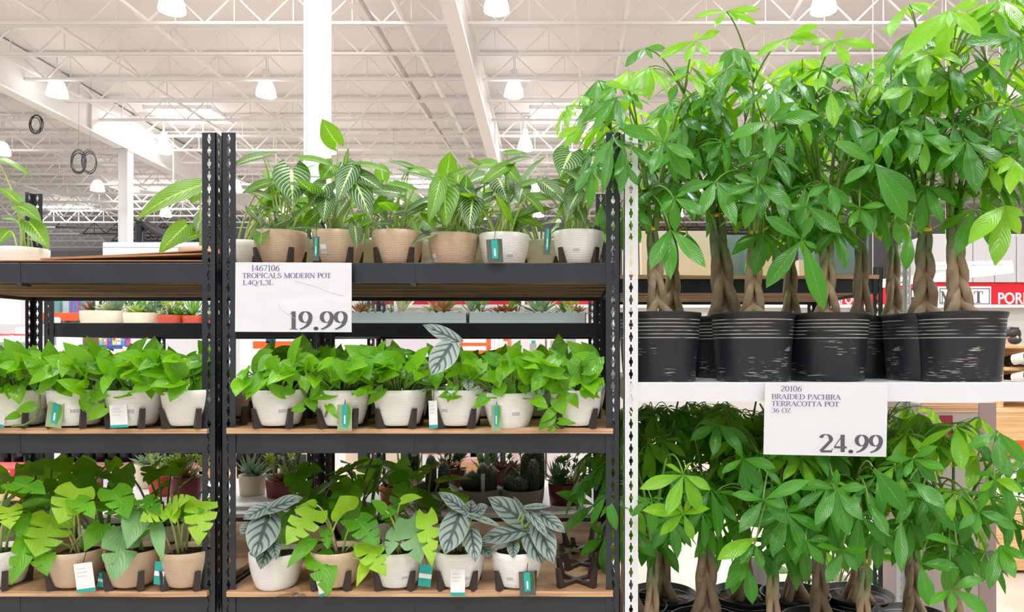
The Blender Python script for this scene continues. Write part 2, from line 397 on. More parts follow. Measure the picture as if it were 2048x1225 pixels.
coil(157,323,20.4,.21,'left of the two black cable coils hanging by the slim column')
coil(180,323,20.4,.21,'right of the two black cable coils hanging by the slim column')
# ------------------------------------------------------------------ boltless racks
FL,PI_,TH=.035,.031,.0022
def flange_cells(n):
    """flat strip in (x,z): keyhole slots every PI_; returns verts2d, faces for front side"""
    hw=[(0,.0125),(.0021,.0118),(.0024,.006),(.0044,.0036),(.0052,0),(.0044,-.0036),(.0024,-.006),(.0021,-.0118),(0,-.0125)]
    hole=[(x,z) for x,z in hw]+[(-x,z) for x,z in hw[-2:0:-1]]
    W2,H2=FL/2,PI_/2
    out=[]
    for x,z in hole:
        s=min(W2/abs(x) if abs(x)>1e-6 else 1e9,H2/abs(z) if abs(z)>1e-6 else 1e9); out.append((x*s,z*s))
    return hole,out,W2,H2
def post_mesh(name,m,sx,sy,z0,z1):
    """angle post; corner at local origin, flange along sx*x (face plane y=0) and along sy*y (plane x=0)"""
    b=MB(); hole,out,W2,H2=flange_cells(1); n=int((z1-z0)/PI_); k=len(hole)
    cor={}
    def strip(axis):
        for i in range(n):
            zc=z0+(i+.5)*PI_
            def q(p,dep):
                u=p[0]+W2; z=zc+p[1]
                return (sx*u,sy*dep,z) if axis=='x' else (sx*dep,sy*u,z)
            vs=[q(p,0) for p in hole]+[q(p,0) for p in out]+[q(p,TH) for p in hole]+[q(p,TH) for p in out]
            fs=[]
            for j in range(k):
                j2=(j+1)%k
                fs.append((j,j2,k+j2,k+j)); fs.append((2*k+j,3*k+j,3*k+j2,2*k+j2)); fs.append((j,2*k+j,2*k+j2,j2))
            # corner triangles of the cell
            cs=[(-W2,H2),(W2,H2),(W2,-H2),(-W2,-H2)]
            for cx,cz in cs:
                cand=[]
                for j in range(k):
                    j2=(j+1)%k; a,c=out[j],out[j2]
                    ona=abs(abs(a[0])-W2)<1e-7; onc=abs(abs(c[0])-W2)<1e-7
                    if ona!=onc and a[0]*cx>=0 and c[0]*cx>=-1e-9 and (a[1]+c[1])*cz>0: cand.append(j)
                for j in cand:
                    j2=(j+1)%k
                    for off,dep in ((k,0),(3*k,TH)):
                        vs.append(q((cx,cz),dep)); fs.append((off+j,off+j2,len(vs)-1))
            b.add(vs,fs)
        # edge wall
        def q2(u,dep,z): return (sx*u,sy*dep,z) if axis=='x' else (sx*dep,sy*u,z)
        for u in (0,FL):
            b.add([q2(u,0,z0),q2(u,TH,z0),q2(u,TH,z1),q2(u,0,z1)],[(0,1,2,3)])
    strip('x'); strip('y')
    return b.mesh(name,m,(0,0,0),False)
def rack(label,cat,x0,x1,Y0,Y1,levels,m,top=2.09,rail=.05,name='shelving_rack',boards=None,seam=None,under=True,wavy=True):
    r=thing(name,(x0,Y0,0),label,cat)
    zt=int((top-.01)/PI_)*PI_+.01
    for sx,sy,x,y in ((1,1,x0,Y0),(-1,1,x1,Y0),(1,-1,x0,Y1),(-1,-1,x1,Y1)):
        put(post_mesh('post',m,sx,sy,.01,zt),'post',r,V((x,y,0))-r.location)
        f=MB(); f.bbox((min(x,x+sx*.045),min(y,y+sy*.045),0),(max(x,x+sx*.045),max(y,y+sy*.045),.012),.003); f.build('foot',m,r,False)
    for i,lv in enumerate(levels):
        z,bt=lv[:2]; drop=lv[2] if len(lv)>2 else None
        e=TH+.0006
        for ya,yb in ((Y0+e,Y0+e+.014),(Y1-e-.014,Y1-e)):
            b=MB(); b.bbox((x0+e,ya,z-rail),(x1-e,yb,z),.0015)
            o=b.build('shelf_rail',m,r,False)
            if seam and ya<Y0+.1:
                s=MB(); sp=seam; s.box((sp-.0012,ya-.0012,z-rail),(sp+.0012,ya,z)); s.box((sp-.006,ya-.003,z-rail-.008),(sp+.006,ya+.03,z-rail)); s.build('center_clip',m_dark,o,False)
        for xa,xb in ((x0+e,x0+e+.014),(x1-e-.014,x1-e)):
            b=MB(); b.bbox((xa,Y0+e+.015,z-rail),(xb,Y1-e-.015,z),.0015); b.build('end_rail',m,r,False)
        if bt:
            b=MB(); nx=26; ya,yb=Y0+(.019 if drop else -.011),Y1-.018; xa,xb=x0+.018,x1-.018
            rr=random.Random(int(z*1000)+int(x0*100)); ph=[rr.uniform(0,6) for _ in range(4)]
            T=.012; vs=[];fs=[]
            zb_=z-drop-bt if drop else z+.0005
            for k in range(nx+1):
                t=k/nx; x=xa+(xb-xa)*t; wv=.0018*math.sin(t*11+ph[0])+.0012*math.sin(t*23+ph[1]) if wavy and not drop else 0
                ze=.003*max(0,math.sin(t*7+ph[2]))
                for (yy,zz) in ((ya+wv,zb_),(ya+wv,zb_+bt-.0005+ (ze if wavy and not drop else 0)),(yb,zb_+bt-.0005),(yb,zb_)): vs.append((x,yy,zz))
            for k in range(nx):
                for j in range(4): fs.append((k*4+j,k*4+(j+1)%4,k*4+4+(j+1)%4,k*4+4+j))
            fs.append((0,3,2,1)); fs.append((nx*4,nx*4+1,nx*4+2,nx*4+3))
            b.add(vs,fs); o=b.build('shelf_board',boards or m_board,r,False)
            if under:
                b=MB(); nb=5; d=(Y1-Y0-.06)/nb
                for j in range(nb): b.bbox((x0+.02,Y0+.03+j*d,z-.04),(x1-.02,Y0+.03+j*d+d*.8,z-.031),.002)
                for j in range(3):
                    xx=x0+.2+(x1-x0-.4)*j/2; b.box((xx-.03,Y0+.02,z-.031),(xx+.03,Y1-.02,(z-drop-bt-.001 if drop else z-.001)))
                b.build('deck_slats',m_under,r,False)
    return r
YF=1.8; YB=1.8/.714
def xf(px,Y=YF): return (px-CX)*Y/FPX
XL,XM1,XM2,XR=xf(-365),xf(432),xf(443),xf(1240)
ZT,ZM,ZBT=EYE+.2115,EYE-.2155,EYE-.621
ZTB=ZT-.007
racks=[]
rack('black boltless shelving rack at the left, full of pothos and split-leaf plants','shelving rack',XL,XM1,YF,YB,[(ZT,.012,.007),(ZM,.012),(ZBT,.014),(.25,.012)],m_black,seam=xf(38))
rack('black boltless shelving rack in the middle, carrying the 19.99 price card','shelving rack',XM2,XR,YF,YB,[(ZT,.012,.007),(ZM,.012),(ZBT,.014),(.25,.012)],m_black,seam=xf(827))
XW0,XW1=xf(1248),xf(2082)
ZW=EYE-.088; ZWL=.55
rack('white boltless shelving rack at the right, holding the tall braided trees','shelving rack',XW0,XW1,YF,YB,[(ZW,.004,.003),(ZWL,.012)],m_white,rail=.048,boards=m_white,under=False,wavy=False)
# second row of racks, back to back with the first
Y2=YB+.08; Y3=Y2+.72
Z2T=EYE+.088; Z2L=EYE-.615; Z2H=EYE+.246
rack('black rack behind the left rack, with succulent bowls on its shelf','shelving rack',-1.90,-.90,Y2,Y3,[(Z2T,.012,.002),(Z2L,.012)],m_black,top=1.84,boards=m_wht)
rack('black rack behind the middle rack, with cactus bowls on its lower shelf','shelving rack',-.885,.12,Y2,Y3,[(Z2T,.012,.002),(Z2L,.012)],m_black,top=1.84,boards=m_wht)
rack('black rack behind the white rack, with planters on its high shelf','shelving rack',.14,1.13,Y2,Y3,[(Z2H,.012),(EYE-1.12,.012)],m_black,top=1.84)
# cardboard sheets on the left rack's upper shelf
def sheet(px0,py0,px1,py1,Y,d,th,label,wob):
    b=MB(); n=14; vs=[]; fs=[]
    for k in range(n+1):
        t=k/n; p=P(px0+(px1-px0)*t,py0+(py1-py0)*t**wob,Y)
        for yy,zz in ((0,0),(0,th),(d,th),(d,0)): vs.append((p.x,p.y+yy,p.z+zz))
    for k in range(n):
        for j in range(4): fs.append((k*4+j,k*4+(j+1)%4,k*4+4+(j+1)%4,k*4+4+j))
    fs.append((0,3,2,1)); fs.append((n*4,n*4+1,n*4+2,n*4+3))
    b.add(vs,fs); tag(b.build('cardboard_sheet',m_card,None,False),label,'cardboard')
sheet(-60,523,404,523,1.815,.5,.003,'lowest brown cardboard sheet lying flat on the left upper shelf',1)
sheet(80,520,404,509,1.82,.5,.004,'middle brown cardboard sheet lifting slightly toward the posts',1)
sheet(100,517,404,502,1.825,.5,.003,'top brown cardboard sheet curling up toward the twin posts',1.3)
# ------------------------------------------------------------------ leaves
def tab(*kv):
    def f(t):
        for (a,x),(c,y) in zip(kv,kv[1:]):
            if t<=c:
                s=(t-a)/(c-a); return x+(y-x)*s
        return kv[-1][1]
    return f
p_pach=tab((0,.0),(.06,.1),(.16,.3),(.3,.6),(.45,.88),(.58,1),(.7,.95),(.82,.7),(.92,.34),(1,0))
p_heart=tab((0,.55),(.05,.78),(.12,.94),(.22,1),(.35,.97),(.5,.84),(.65,.63),(.8,.38),(.92,.14),(1,0))
p_cal=tab((0,.42),(.05,.66),(.14,.9),(.26,1),(.4,.97),(.55,.84),(.7,.62),(.84,.36),(.94,.13),(1,0))
p_alo=tab((0,.4),(.05,.58),(.15,.8),(.3,.97),(.42,1),(.58,.92),(.72,.73),(.85,.44),(.94,.17),(1,0))
p_round=tab((0,0),(.05,.3),(.15,.62),(.3,.9),(.5,1),(.7,.9),(.85,.62),(.95,.3),(1,0))
p_lance=tab((0,.1),(.1,.35),(.25,.72),(.4,.95),(.5,1),(.65,.88),(.8,.58),(.92,.24),(1,0))
def leaf(mb,B,T,W,Nn,prof,lobe=0.,fold=.12,bend=.25,wave=0.,nu=2,nv=8,mi=0,rn=.5,slots=None,cup=0.,skew=0.):
    B=V(B);T=V(T); y=T-B; L=y.length
    if L<1e-6: return
    y=y/L; n=V(Nn)-y*V(Nn).dot(y)
    if n.length<1e-4: n=y.orthogonal()
    n.normalize(); x=y.cross(n); vs=[];us=[];fs=[]
    ph=rn*17
    for i in range(nv+1):
        t=i/nv; w0=W/2*prof(t); lf=max(0,1-t/.45)**2
        for j in range(-nu,nu+1):
            u=j/nu; au=abs(u); w=w0
            if slots:
                for (sd,tc,dp,wd) in slots:
                    if sd*u>0: w*=1-dp*math.exp(-((t-tc)/wd)**2)*min(1,au*1.3)
            s=t-lobe*lf*au**1.4+skew*au*(1-t)*t*2
            z=bend*L*t*(1-t)+fold*au*w-cup*au*au*w+wave*W*math.sin(t*11+ph+ (2 if u>0 else 0))*au*au*prof(t)
            vs.append(B+x*(u*w)+y*(s*L)+n*z); us.append((u*.5+.5,t))
    c=2*nu+1
    for i in range(nv):
        for j in range(2*nu): fs.append((i*c+j,i*c+j+1,(i+1)*c+j+1,(i+1)*c+j))
    mb.add(vs,fs,mi,us,rn)
CAM=V((0,0,EYE))
def toward(p,up=.5,side=0): 
    d=(CAM-p); d.normalize(); return d+V((side,0,up))
def palm_px(mb,c,Y,wd,tips,R,mi=0,dy=.0,stem=None,smi=1):
    """palmate leaf whose hub and leaflet tips are given in the frame at distance Y"""
    hub=P(c[0],c[1],Y)
    for (tx,ty) in tips:
        L=math.hypot(tx-c[0],ty-c[1]); 
        t=P(tx,ty,Y+R.uniform(-.05,.02)-.02+dy)
        wpx=min(wd*.9,max(L*.36,7))
        leaf(mb,hub,t,wpx*Y/FPX,toward(hub,.55,R.uniform(-.2,.2)),p_pach,0,R.uniform(.05,.3),R.uniform(.05,.25),.015,2,9,mi,R.random())
    if stem is not None:
        a=V(stem); m=a.lerp(hub,.6)+V((0,.02,.05)); mb.tube(bez(a,m,hub+V((0,.004,0)),7),[.0028]*3+[.002]*4,5,smi)
def palmate(mb,hub,out,Nn,size,R,mi=0,n=None,nvv=6):
    n=n or R.choice((5,5,6,7)); Nn=V(Nn).normalized(); d=V(out)-Nn*V(out).dot(Nn)
    d=d.normalized() if d.length>1e-4 else Nn.orthogonal().normalized()
    span=math.radians(R.uniform(230,290)); tilt=R.uniform(.25,.75)
    for i in range(n):
        a=(i/(n-1)-.5)*span+R.uniform(-.1,.1); q=Matrix.Rotation(a,3,Nn)@d
        L=size*(1-.42*abs(i/(n-1)-.5)*2)*R.uniform(.88,1.08)
        dirn=(q-Nn*tilt*R.uniform(.7,1.2)-V((0,0,.18))).normalized()
        leaf(mb,hub,hub+dirn*L,L*R.uniform(.26,.34),Nn+q*.5,p_pach,0,R.uniform(.05,.35),R.uniform(.1,.3),.015,1 if nvv<6 else 2,nvv,mi,R.random())
# ------------------------------------------------------------------ pots, stands, tags
PR,PH=.066,.088
def pot_prof(r,h,rb,wall=.005):
    o=[(rb*.9,0),(rb,.003)]
    for i in range(1,9):
        t=i/8; o.append((rb+(r-rb)*math.sin(t*PI/2)**.9,.003+(h-.003)*t))
    o+=[(r-.0015,h+.0015),(r-wall,h),(r-wall-.002,h*.84)]
    return o
def pot_mesh(m,r=PR,h=PH,rb=.0485):
    b=MB(); b.lathe(pot_prof(r,h,rb),56); return b.mesh('pot',m)
me_pw,me_pt=pot_mesh(m_pw),pot_mesh(m_pt)
def soil_mesh(r,z):
    b=MB(); R=random.Random(5); pr=[(r*t,z+.004*math.cos(t*2)) for t in (1,.75,.5,.25,.02)]; b.lathe(pr,24,cap=False)
    b.v=[(x,y,zz+R.uniform(-.003,.003)) for x,y,zz in b.v]; return b.mesh('soil',m_soil)
me_soil=soil_mesh(PR-.006,PH*.86)
def stand_mesh(r=.0605):
    b=MB()
    for i in range(4):
        a=PI/4+i*PI/2; c,s=math.cos(a),math.sin(a); px=V((-s,c,0)); d=V((c,s,0))
        for (r0,z0,r1,z1) in ((.0,.006,r-.006,.006),):
            b.bar(d*r0+V((0,0,z0)),d*r1+V((0,0,z1)),.012,.006)
        # tapering upright, flared outwards
        w=.0065; q=[]
        for rr,z in ((r-.017,-.001),(r+.004,-.001),(r+.0085,.05),(r+.0045,.05)): q.append(d*rr+V((0,0,z)))
        vs=[p-px*w for p in q]+[p+px*w for p in q]
        b.add(vs,[(0,1,2,3),(7,6,5,4),(0,4,5,1),(1,5,6,2),(2,6,7,3),(3,7,4,0)])
    return b.mesh('pot_stand',m_stand,(0,0,0),False)
me_stand=stand_mesh()
def stand(x,Y,z,label,rz=0,group='pot stands'):
    o=put(me_stand,'pot_stand',None,(x,Y,z+.0012),rz); return tag(o,label,'pot stand',group)
def sticker(parent,pot,ang,z0,z1,da=.3,r=PR):
    """paper barcode label wrapped on the pot's face; ang in radians from straight ahead (toward the camera)"""
    b=MB(); vs=[];us=[];fs=[]; n=5
    prof=pot_prof(PR,PH,.0485)
    def rad(z):
        for (r0,a),(r1,c) in zip(prof,prof[1:]):
            if a<=z<=c: return r0+(r1-r0)*(z-a)/max(1e-6,c-a)
        return PR
    for i in range(n+1):
        for j,z in enumerate((z0,(z0+z1)/2,z1)):
            a=-PI/2+ang+da*(i/n-.5); q=rad(z)+.0006
            vs.append((q*math.cos(a),q*math.sin(a),z)); us.append((i/n,j/2))
    for i in range(n):
        for j in range(2): fs.append((i*3+j,i*3+3+j,i*3+4+j,i*3+1+j))
    b.add(vs,fs,0,us); put(b.mesh('barcode_sticker',m_bar),'barcode_sticker',pot)
def hangtag(parent,x0,y0,x1,y1,kind,Y,tilt=0,cordx=None,cordy=None):
    """printed card tied to the plant: frame corners x0..y1 at distance Y"""
    a=P(x0,y0,Y);c=P(x1,y1,Y); w=c.x-a.x; h=a.z-c.z; o=V(((a.x+c.x)/2,Y,a.z))
    rot=Matrix.Rotation(tilt,4,'Y')
    def add(name,par,bx,mt):
        b=MB(); b.box(*bx); b.v=[tuple(rot@V(v)+o) for v in b.v]; return b.build(name,mt,par,False)
    m={'pic':m_pic,'picd':m_picd,'white':m_paper,'teal':m_teal}[kind]
    t=add('hang_tag',parent,((-w/2,-.0008,-h),(w/2,.0008,0)),m)
    if kind in('pic','picd'):
        lb=MB(); q0=rot@V((w*.1,-.00105,-h*.06))+o; q1=rot@V((w*.16,-.00105,-h*.9))+o
        leaf(lb,q0,q1,w*.62,(0,-1,0),p_cal,.1,0,0,0,2,10,0,.8); lb.build('leaf_print',m_pprint if kind=='pic' else m_dprint,t)
        add('tag_band',t,((-w*.18,-.0014,-h*.82),(w*.2,-.0009,-.002)),m_teal)
        add('tag_lettering_strip',t,((-w*.04,-.0018,-h*.72),(w*.06,-.0015,-h*.4)),m_paper)
    elif kind=='white':
        add('tag_band',t,((-w/2,-.0014,-h),(w/2,-.0009,-h*.88)),m_teal)
        for k in range(3): add('tag_lettering_strip',t,((-w*.38,-.0012,-h*(.2+.13*k)),(w*(.1+.1*(k%2)),-.0009,-h*(.17+.13*k))),mat_lines)
    else:
        add('tag_band',t,((-w*.5,-.0014,-h*.62),(w*.5,-.0009,-h*.42)),m_paper)
    cx=cordx if cordx is not None else (x0+x1)/2; cy=cordy if cordy is not None else y0-28
    b=MB(); q=P(cx,cy,Y+.012); b.tube(bez(o+V((0,0,-.004)),o.lerp(q,.5)+V((.003,-.004,0)),q,6),.0009,5); b.build('tag_cord',m_dark,t)
m_pprint,m_dprint=m_poth,m_cal
mat_lines=mat('pale_grey_print',(.6,.62,.66),.5)
def plant_base(name,px,Y,z,tan,label,cat,group,onstand=True,slabel=None,rz=0,sx=1):
    x=(px-CX)*Y/FPX; z0=z+(.006+.0012 if onstand else .0)
    r=thing(name,(x,Y,z0),label,cat,group)
    p=put(me_pt if tan else me_pw,'pot',r,None,0)
    put(me_soil,'soil',r,None,0)
    if onstand: stand(x,Y,z,'dark stand holding the '+label,rz)
    return r,p,V((x,Y,z0+PH*.88))
# ------------------------------------------------------------------ generic leafy plants
def hero_leaf(r,mats,soil,B,T,wpx,Y,dy=0,prof=p_cal,lobe=.2,up=.4,side=0,bend=.15,fold=.12,wave=.012,slots=None,nu=3,nv=12,mi=0,stalk=True,rn=None,R=random,cup=0,skew=0,name='leaf',ssag=.3):
    b=P(B[0],B[1],Y+dy); t=P(T[0],T[1],Y+dy-.015-.0009*max(0,T[1]-B[1])); mb=MB()
    n=toward(b,up,side)
    leaf(mb,b,t,wpx*Y/FPX,n,prof,lobe,fold,bend,wave,nu,nv,mi,R.random() if rn is None else rn,slots,cup,skew)
    if stalk:
        s=soil+V((R.uniform(-.02,.02),R.uniform(-.02,.02),-.008))
        m=V((s.x+(b.x-s.x)*ssag,(s.y+b.y)/2,s.z+(b.z-s.z)*.75+.01))
        mb.tube(bez(s,m,b+V((0,.002,0)),8),[.0034-.0016*i/7 for i in range(8)],6,len(mats)-1)
    return mb.build(name,mats,r)
def bush(r,mats,soil,R,n,rad,h,size,prof,lobe,front=.25,spread=1.0,wr=.68,nv=7,stalkr=.0016,minh=.25,name='foliage',slots=None,wave=.02,low=0,xl=None,face=False):
    f=MB(); st=MB()
    for i in range(n):
        a=R.uniform(0,2*PI); q=R.random()**.5
        s=soil+V((math.cos(a)*rad*.45*q*.8,math.sin(a)*rad*.45*q*.8,-.006))
        out=V((math.cos(a),math.sin(a),0)); k=R.uniform(minh,1.)
        tip=s+out*rad*spread*q*(1.2-.4*k)+V((0,0,h*k))
        if low and R.random()<low: tip=s+out*rad*1.15+V((0,0,h*R.uniform(.05,.3)))
        L=size*R.uniform(.7,1.15)
        if xl: tip.x=min(max(tip.x,xl[0]),xl[1]); tip.y=max(tip.y,soil.y-rad*.85)
        d=(out*R.uniform(.1,.6)+V((R.uniform(-.7,.7),-front*R.uniform(0,1.2),R.uniform(-.9,.8) if face else R.uniform(-.75,.45)))).normalized()
        if xl and (tip+d*L).x>xl[1]-.004: d.x=-abs(d.x)
        if xl and (tip+d*L).x<xl[0]+.004: d.x=abs(d.x)
        nn=V((R.uniform(-.5,.5),-1.,.75))+out*.2 if face else V((R.uniform(-.3,.3),-.35,1))+out*.35
        leaf(f,tip,tip+d*L,L*wr*R.uniform(.85,1.1),nn,prof,lobe,R.uniform(.1,.35),R.uniform(.05,.25),wave,2,nv,0,R.random(),slots)
        m=V((s.x+(tip.x-s.x)*.25,s.y+(tip.y-s.y)*.25,s.z+(tip.z-s.z)*.7)); st.tube(bez(s,m,tip,6),stalkr,5)
    return f,st
# ------------------------------------------------------------------ top shelf: white-veined plants
RA=random.Random(11)
zt,zm,zb=ZTB,ZM+.0125,ZBT+.0145
YP=1.832
BL=(XL+.03,XM1-.058)
BR=(XM2+.085,XR-.058)
GT='white-veined plants on the upper black shelves'
cal=[m_cal,m_pstem]; calg=[m_calg,m_pstem]
TOP=[ # px, tan, stand, label tail, leaves(base,tip,w,green?,up), sticker, rz
 (561,1,1,'in tan pot beside the twin posts, upper shelf',
  [((583,340),(585,414),70,0,.2),((575,440),(538,458),26,0,.9),((529,413),(562,428),26,0,.9),((499,384),(545,402),28,0,1.4),((541,366),(484,388),28,1,1.3),((526,313),(461,336),32,0,1.5),((528,312),(556,306),18,1,1.2),((602,318),(668,334),38,1,1.6),((502,419),(524,452),24,0,.5)],None),
 (677,1,1,'below the lone tall lime leaf, upper middle shelf',
  [((673,286),(644,238),44,1,-.6),((653,369),(618,413),42,0,.5),((704,336),(675,402),40,0,.4),((702,346),(744,444),52,0,.4),((653,390),(646,447),36,0,.4),((692,405),(669,441),24,0,.6),((638,424),(605,456),30,1,.7),((711,348),(768,383),38,0,.9),((666,330),(642,362),42,1,.4),((721,330),(787,350),28,1,1.5),((690,330),(697,295),9,0,.2)],(-.35,.028,.05)),
 (796,1,1,'in tan pot third from the twin posts',
  [((813,431),(892,399),26,0,1.2),((810,421),(776,430),22,0,1),((810,346),(892,371),28,0,1.6),((822,334),(777,324),22,0,1.4),((780,447),(740,452),18,0,1.2),((800,387),(734,382),36,0,.9),((826,429),(884,448),22,0,1.1),((818,340),(868,352),30,1,1.3),((775,400),(742,432),30,1,.6)],None),
 (907,1,0,'in standless tan pot showing a pale upright leaf back',
  [((893,352),(901,303),40,1,-.5),((888,368),(894,455),62,1,.25),((946,398),(938,462),46,0,.35),((908,349),(948,336),24,1,1.2),((963,330),(1004,333),34,1,.9),((960,330),(935,316),14,1,.9),((880,362),(856,452),34,1,.4),((925,372),(957,404),22,0,.7)],(-.85,.016,.036)),
 (1008,0,0,'in white pot with hanging picture tag, upper middle shelf',
  [((999,361),(1015,406),52,0,.35),((1046,373),(1037,407),40,0,.4),((1016,328),(1066,316),26,0,1.3),((1015,306),(1056,308),18,1,.9),((1014,332),(960,371),30,1,.9),((1011,336),(1042,370),30,1,.5),((1032,431),(1111,418),28,1,1.1),((1040,372),(1090,361),26,1,1.2),((1060,395),(1101,399),27,1,.9),((1034,433),(1091,459),24,1,.8),((985,392),(953,412),26,0,.8)],(.35,.022,.042)),
 (1157,0,1,'in white pot nearest the right black post',
  [((1142,306),(1119,354),62,0,.3),((1089,368),(1133,408),32,0,.6),((1155,412),(1172,451),30,0,.4),((1158,343),(1121,360),32,1,.6),((1130,372),(1098,362),24,0,1),((1158,372),(1106,448),22,1,.4),((1150,373),(1131,447),36,0,.3)],(-.1,.03,.05)),
]
for i,(px,tan,st,tail,lv,sk) in enumerate(TOP):
    R=random.Random(100+i)
    r,p,soil=plant_base('veined_plant',px,1.888,zt,tan,'white-veined plant '+tail,'potted plant',GT,bool(st))
    for (B,T,w,g,up) in lv:
        hero_leaf(r,calg if g else cal,soil,B,T,w,1.865,R.uniform(-.03,.03),p_cal,.27,up,R.uniform(-.15,.15),R.uniform(.1,.28),.14,.012,None,3,12,0,True,None,R)
    f,stx=bush(r,None,soil,R,7,.085,.12,.085,p_cal,.22,.3,1.1,.55,9,.0026,.15,wave=.012,xl=(XM2+.07,XR-.07)); f.build('foliage',m_cal if i%2 else m_calg,r); stx.build('leaf_stalks',m_pstem,r)
    if sk: sticker(r,p,*sk)
    if i==1: hangtag(r,626,474,639,522,'picd',1.79,.02)
    if i==4: hangtag(r,972,479,1004,526,'picd',1.785,-.06,990,458)
    if i==5: hangtag(r,1089,457,1103,510,'picd',1.80,.05,1108,446)
# second row on the same shelf
for i,px in enumerate((492,616,736,852,962,1082)):
    R=random.Random(200+i)
    r,p,soil=plant_base('veined_plant',px,2.07,zt,0,'second-row white-veined plant behind '+('the pot beside the twin posts','the gap left of the lone leaf','the second and third tan pots','the third and fourth tan pots','the last tan and first white pot','the two white pots')[i],'potted plant',GT)
    f,st=bush(r,None,soil,R,13,.1,.2,.1,p_cal,.25,.2,1.3,.55,9,.0028,.2,wave=.012,xl=(XM2+.05,XR-.05))
    f.build('foliage',m_calg if i in(0,3) else m_cal,r); st.build('leaf_stalks',m_pstem,r)
TL=[(48,2.2,'white','at the far left of the upper left shelf',[((-14,316),(68,357),24,1,1.6),((36,412),(84,446),34,1,.6),((57,443),(99,502),38,1,.5),((38,406),(-4,374),28,1,1.2),((18,462),(-6,492),26,1,.8),((30,440),(0,438),20,0,1.2),((60,478),(100,498),20,0,1.5)]),
 (405,2.2,'tan','behind the cardboard on the upper left shelf',[((400,372),(272,441),52,1,1.1),((398,386),(381,408),24,1,.6),((374,450),(317,509),38,1,.5),((400,468),(342,493),24,1,1.),((403,430),(392,470),22,0,.7)])]
for i,(px,Y,col,tail,lv) in enumerate(TL):
    R=random.Random(300+i)
    r,p,soil=plant_base('veined_plant',px,Y,zt,col=='tan','lime-leaved plant '+tail,'potted plant',GT,True)
    for (B,T,w,g,up) in lv: hero_leaf(r,calg if g else cal,soil,B,T,w,Y,R.uniform(-.03,.03),p_cal,.12,up,0,R.uniform(.15,.35),.14,.012,None,3,12,0,True,None,R)
stand(xf(320,2.05),2.05,zt,'empty dark pot stand behind the cardboard on the upper left shelf')
# ------------------------------------------------------------------ middle shelf: pothos
GP='pothos on the middle black shelves'
def trail(r,lv,Y,R,path=None):
    for (B,T,w) in lv:
        mb=MB(); b=P(B[0],B[1],Y); leaf(mb,b,P(T[0],T[1],Y-.012),w*Y/FPX,toward(b,.15,R.uniform(-.25,.25)),p_heart,.16,R.uniform(.1,.3),R.uniform(.1,.3),.02,3,10,0,R.random())
        mb.build('trailing_leaf',m_poth,r)
    if path:
        mb=MB(); pts=[P(x,y,Y+.006) for x,y in path]; fine=[]
        for a,c in zip(pts,pts[1:]): fine+=[a.lerp(c,k/3) for k in range(3)]
        mb.tube(fine+[pts[-1]],.0028,6); mb.build('trailing_vine',m_gstem,r)
YV=1.77
MID=[(-62,0,'at the left edge showing only its white side',None,None),
 (42,0,'with a trailing vine, first whole pot at the left',[((33,775),(39,810),30),((69,812),(31,824),22),((39,828),(8,840),16),((24,772),(17,800),24)],[(80,790),(79,815),(70,838),(50,850),(24,853)]),
 (155,0,'with a green picture tag, left middle shelf',[((176,785),(174,829),28),((180,795),(221,792),26),((210,816),(174,842),26),((168,800),(166,824),18)],[(186,770),(192,790),(205,815)]),
 (270,0,'with a white care card, left middle shelf',[((300,770),(303,800),22)],None),
 (380,0,'nearest the twin posts on the left middle shelf',None,None),
 (559,0,'first right of the twin posts, under the price card',[((570,790),(529,768),24),((607,814),(581,823),20),((619,797),(630,826),26),((585,778),(562,790),22)],[(598,770),(612,800),(604,815)]),
 (686,0,'with bare stems and picture tag under the price',[((656,811),(677,840),17),((634,770),(620,800),16)],[(668,770),(655,785),(660,800),(650,835)]),
 (800,0,'left of the tall silver-leaved plant, middle shelf',[((766,778),(734,812),22)],None),
 (1019,0,'in low white pot right of the silver-leaved plant',[((998,776),(1005,795),34),((1045,772),(1052,790),24)],None),
 (1153,0,'with the longest trailing leaves by the right black post',[((1115,797),(1129,832),34),((1136,784),(1157,818),26),((1103,833),(1077,862),28),((1118,843),(1153,848),16),((1121,774),(1098,788),26),((1140,774),(1123,744),32),((1090,808),(1074,822),20),((1108,820),(1082,846),20),((1100,856),(1112,862),18)],[(1130,770),(1112,800),(1100,825),(1110,850),(1120,858)])]
for i,(px,tan,tail,tl,path) in enumerate(MID):
    R=random.Random(400+i)
    noS=i==8
    r,p,soil=plant_base('potted_pothos',px,YP,zm,tan,'pothos '+tail,'potted plant',GP,not noS)
    f,st=bush(r,None,soil,R,62,.105,.1,.06,p_heart,.18,.3,1.1,.72,8,.0019,.42,low=.07,xl=BL if px<440 else BR,face=True,wave=.03)
    f.build('foliage',m_poth,r); st.build('vine_stems',m_gstem,r)
    if tl: trail(r,tl,YV,R,path)
    if i in (2,3,5,6,8): sticker(r,p,R.choice((.35,.5)),.03,.055,.34)
    if i==1: hangtag(r,-16,806,13,855,'white',1.775,.1)
    if i==2: hangtag(r,97,806,129,856,'pic',1.77,.13,121,780)
    if i==3: hangtag(r,219,810,254,856,'white',1.77,-.05,231,780)
    if i==6: hangtag(r,675,810,704,863,'pic',1.77,0,690,782)
    if i==8: hangtag(r,983,811,1002,863,'pic',1.77,0,994,790)
stand(xf(470,1.9),1.9,zm,'dark empty stand in the shade behind the twin posts on the middle shelf')
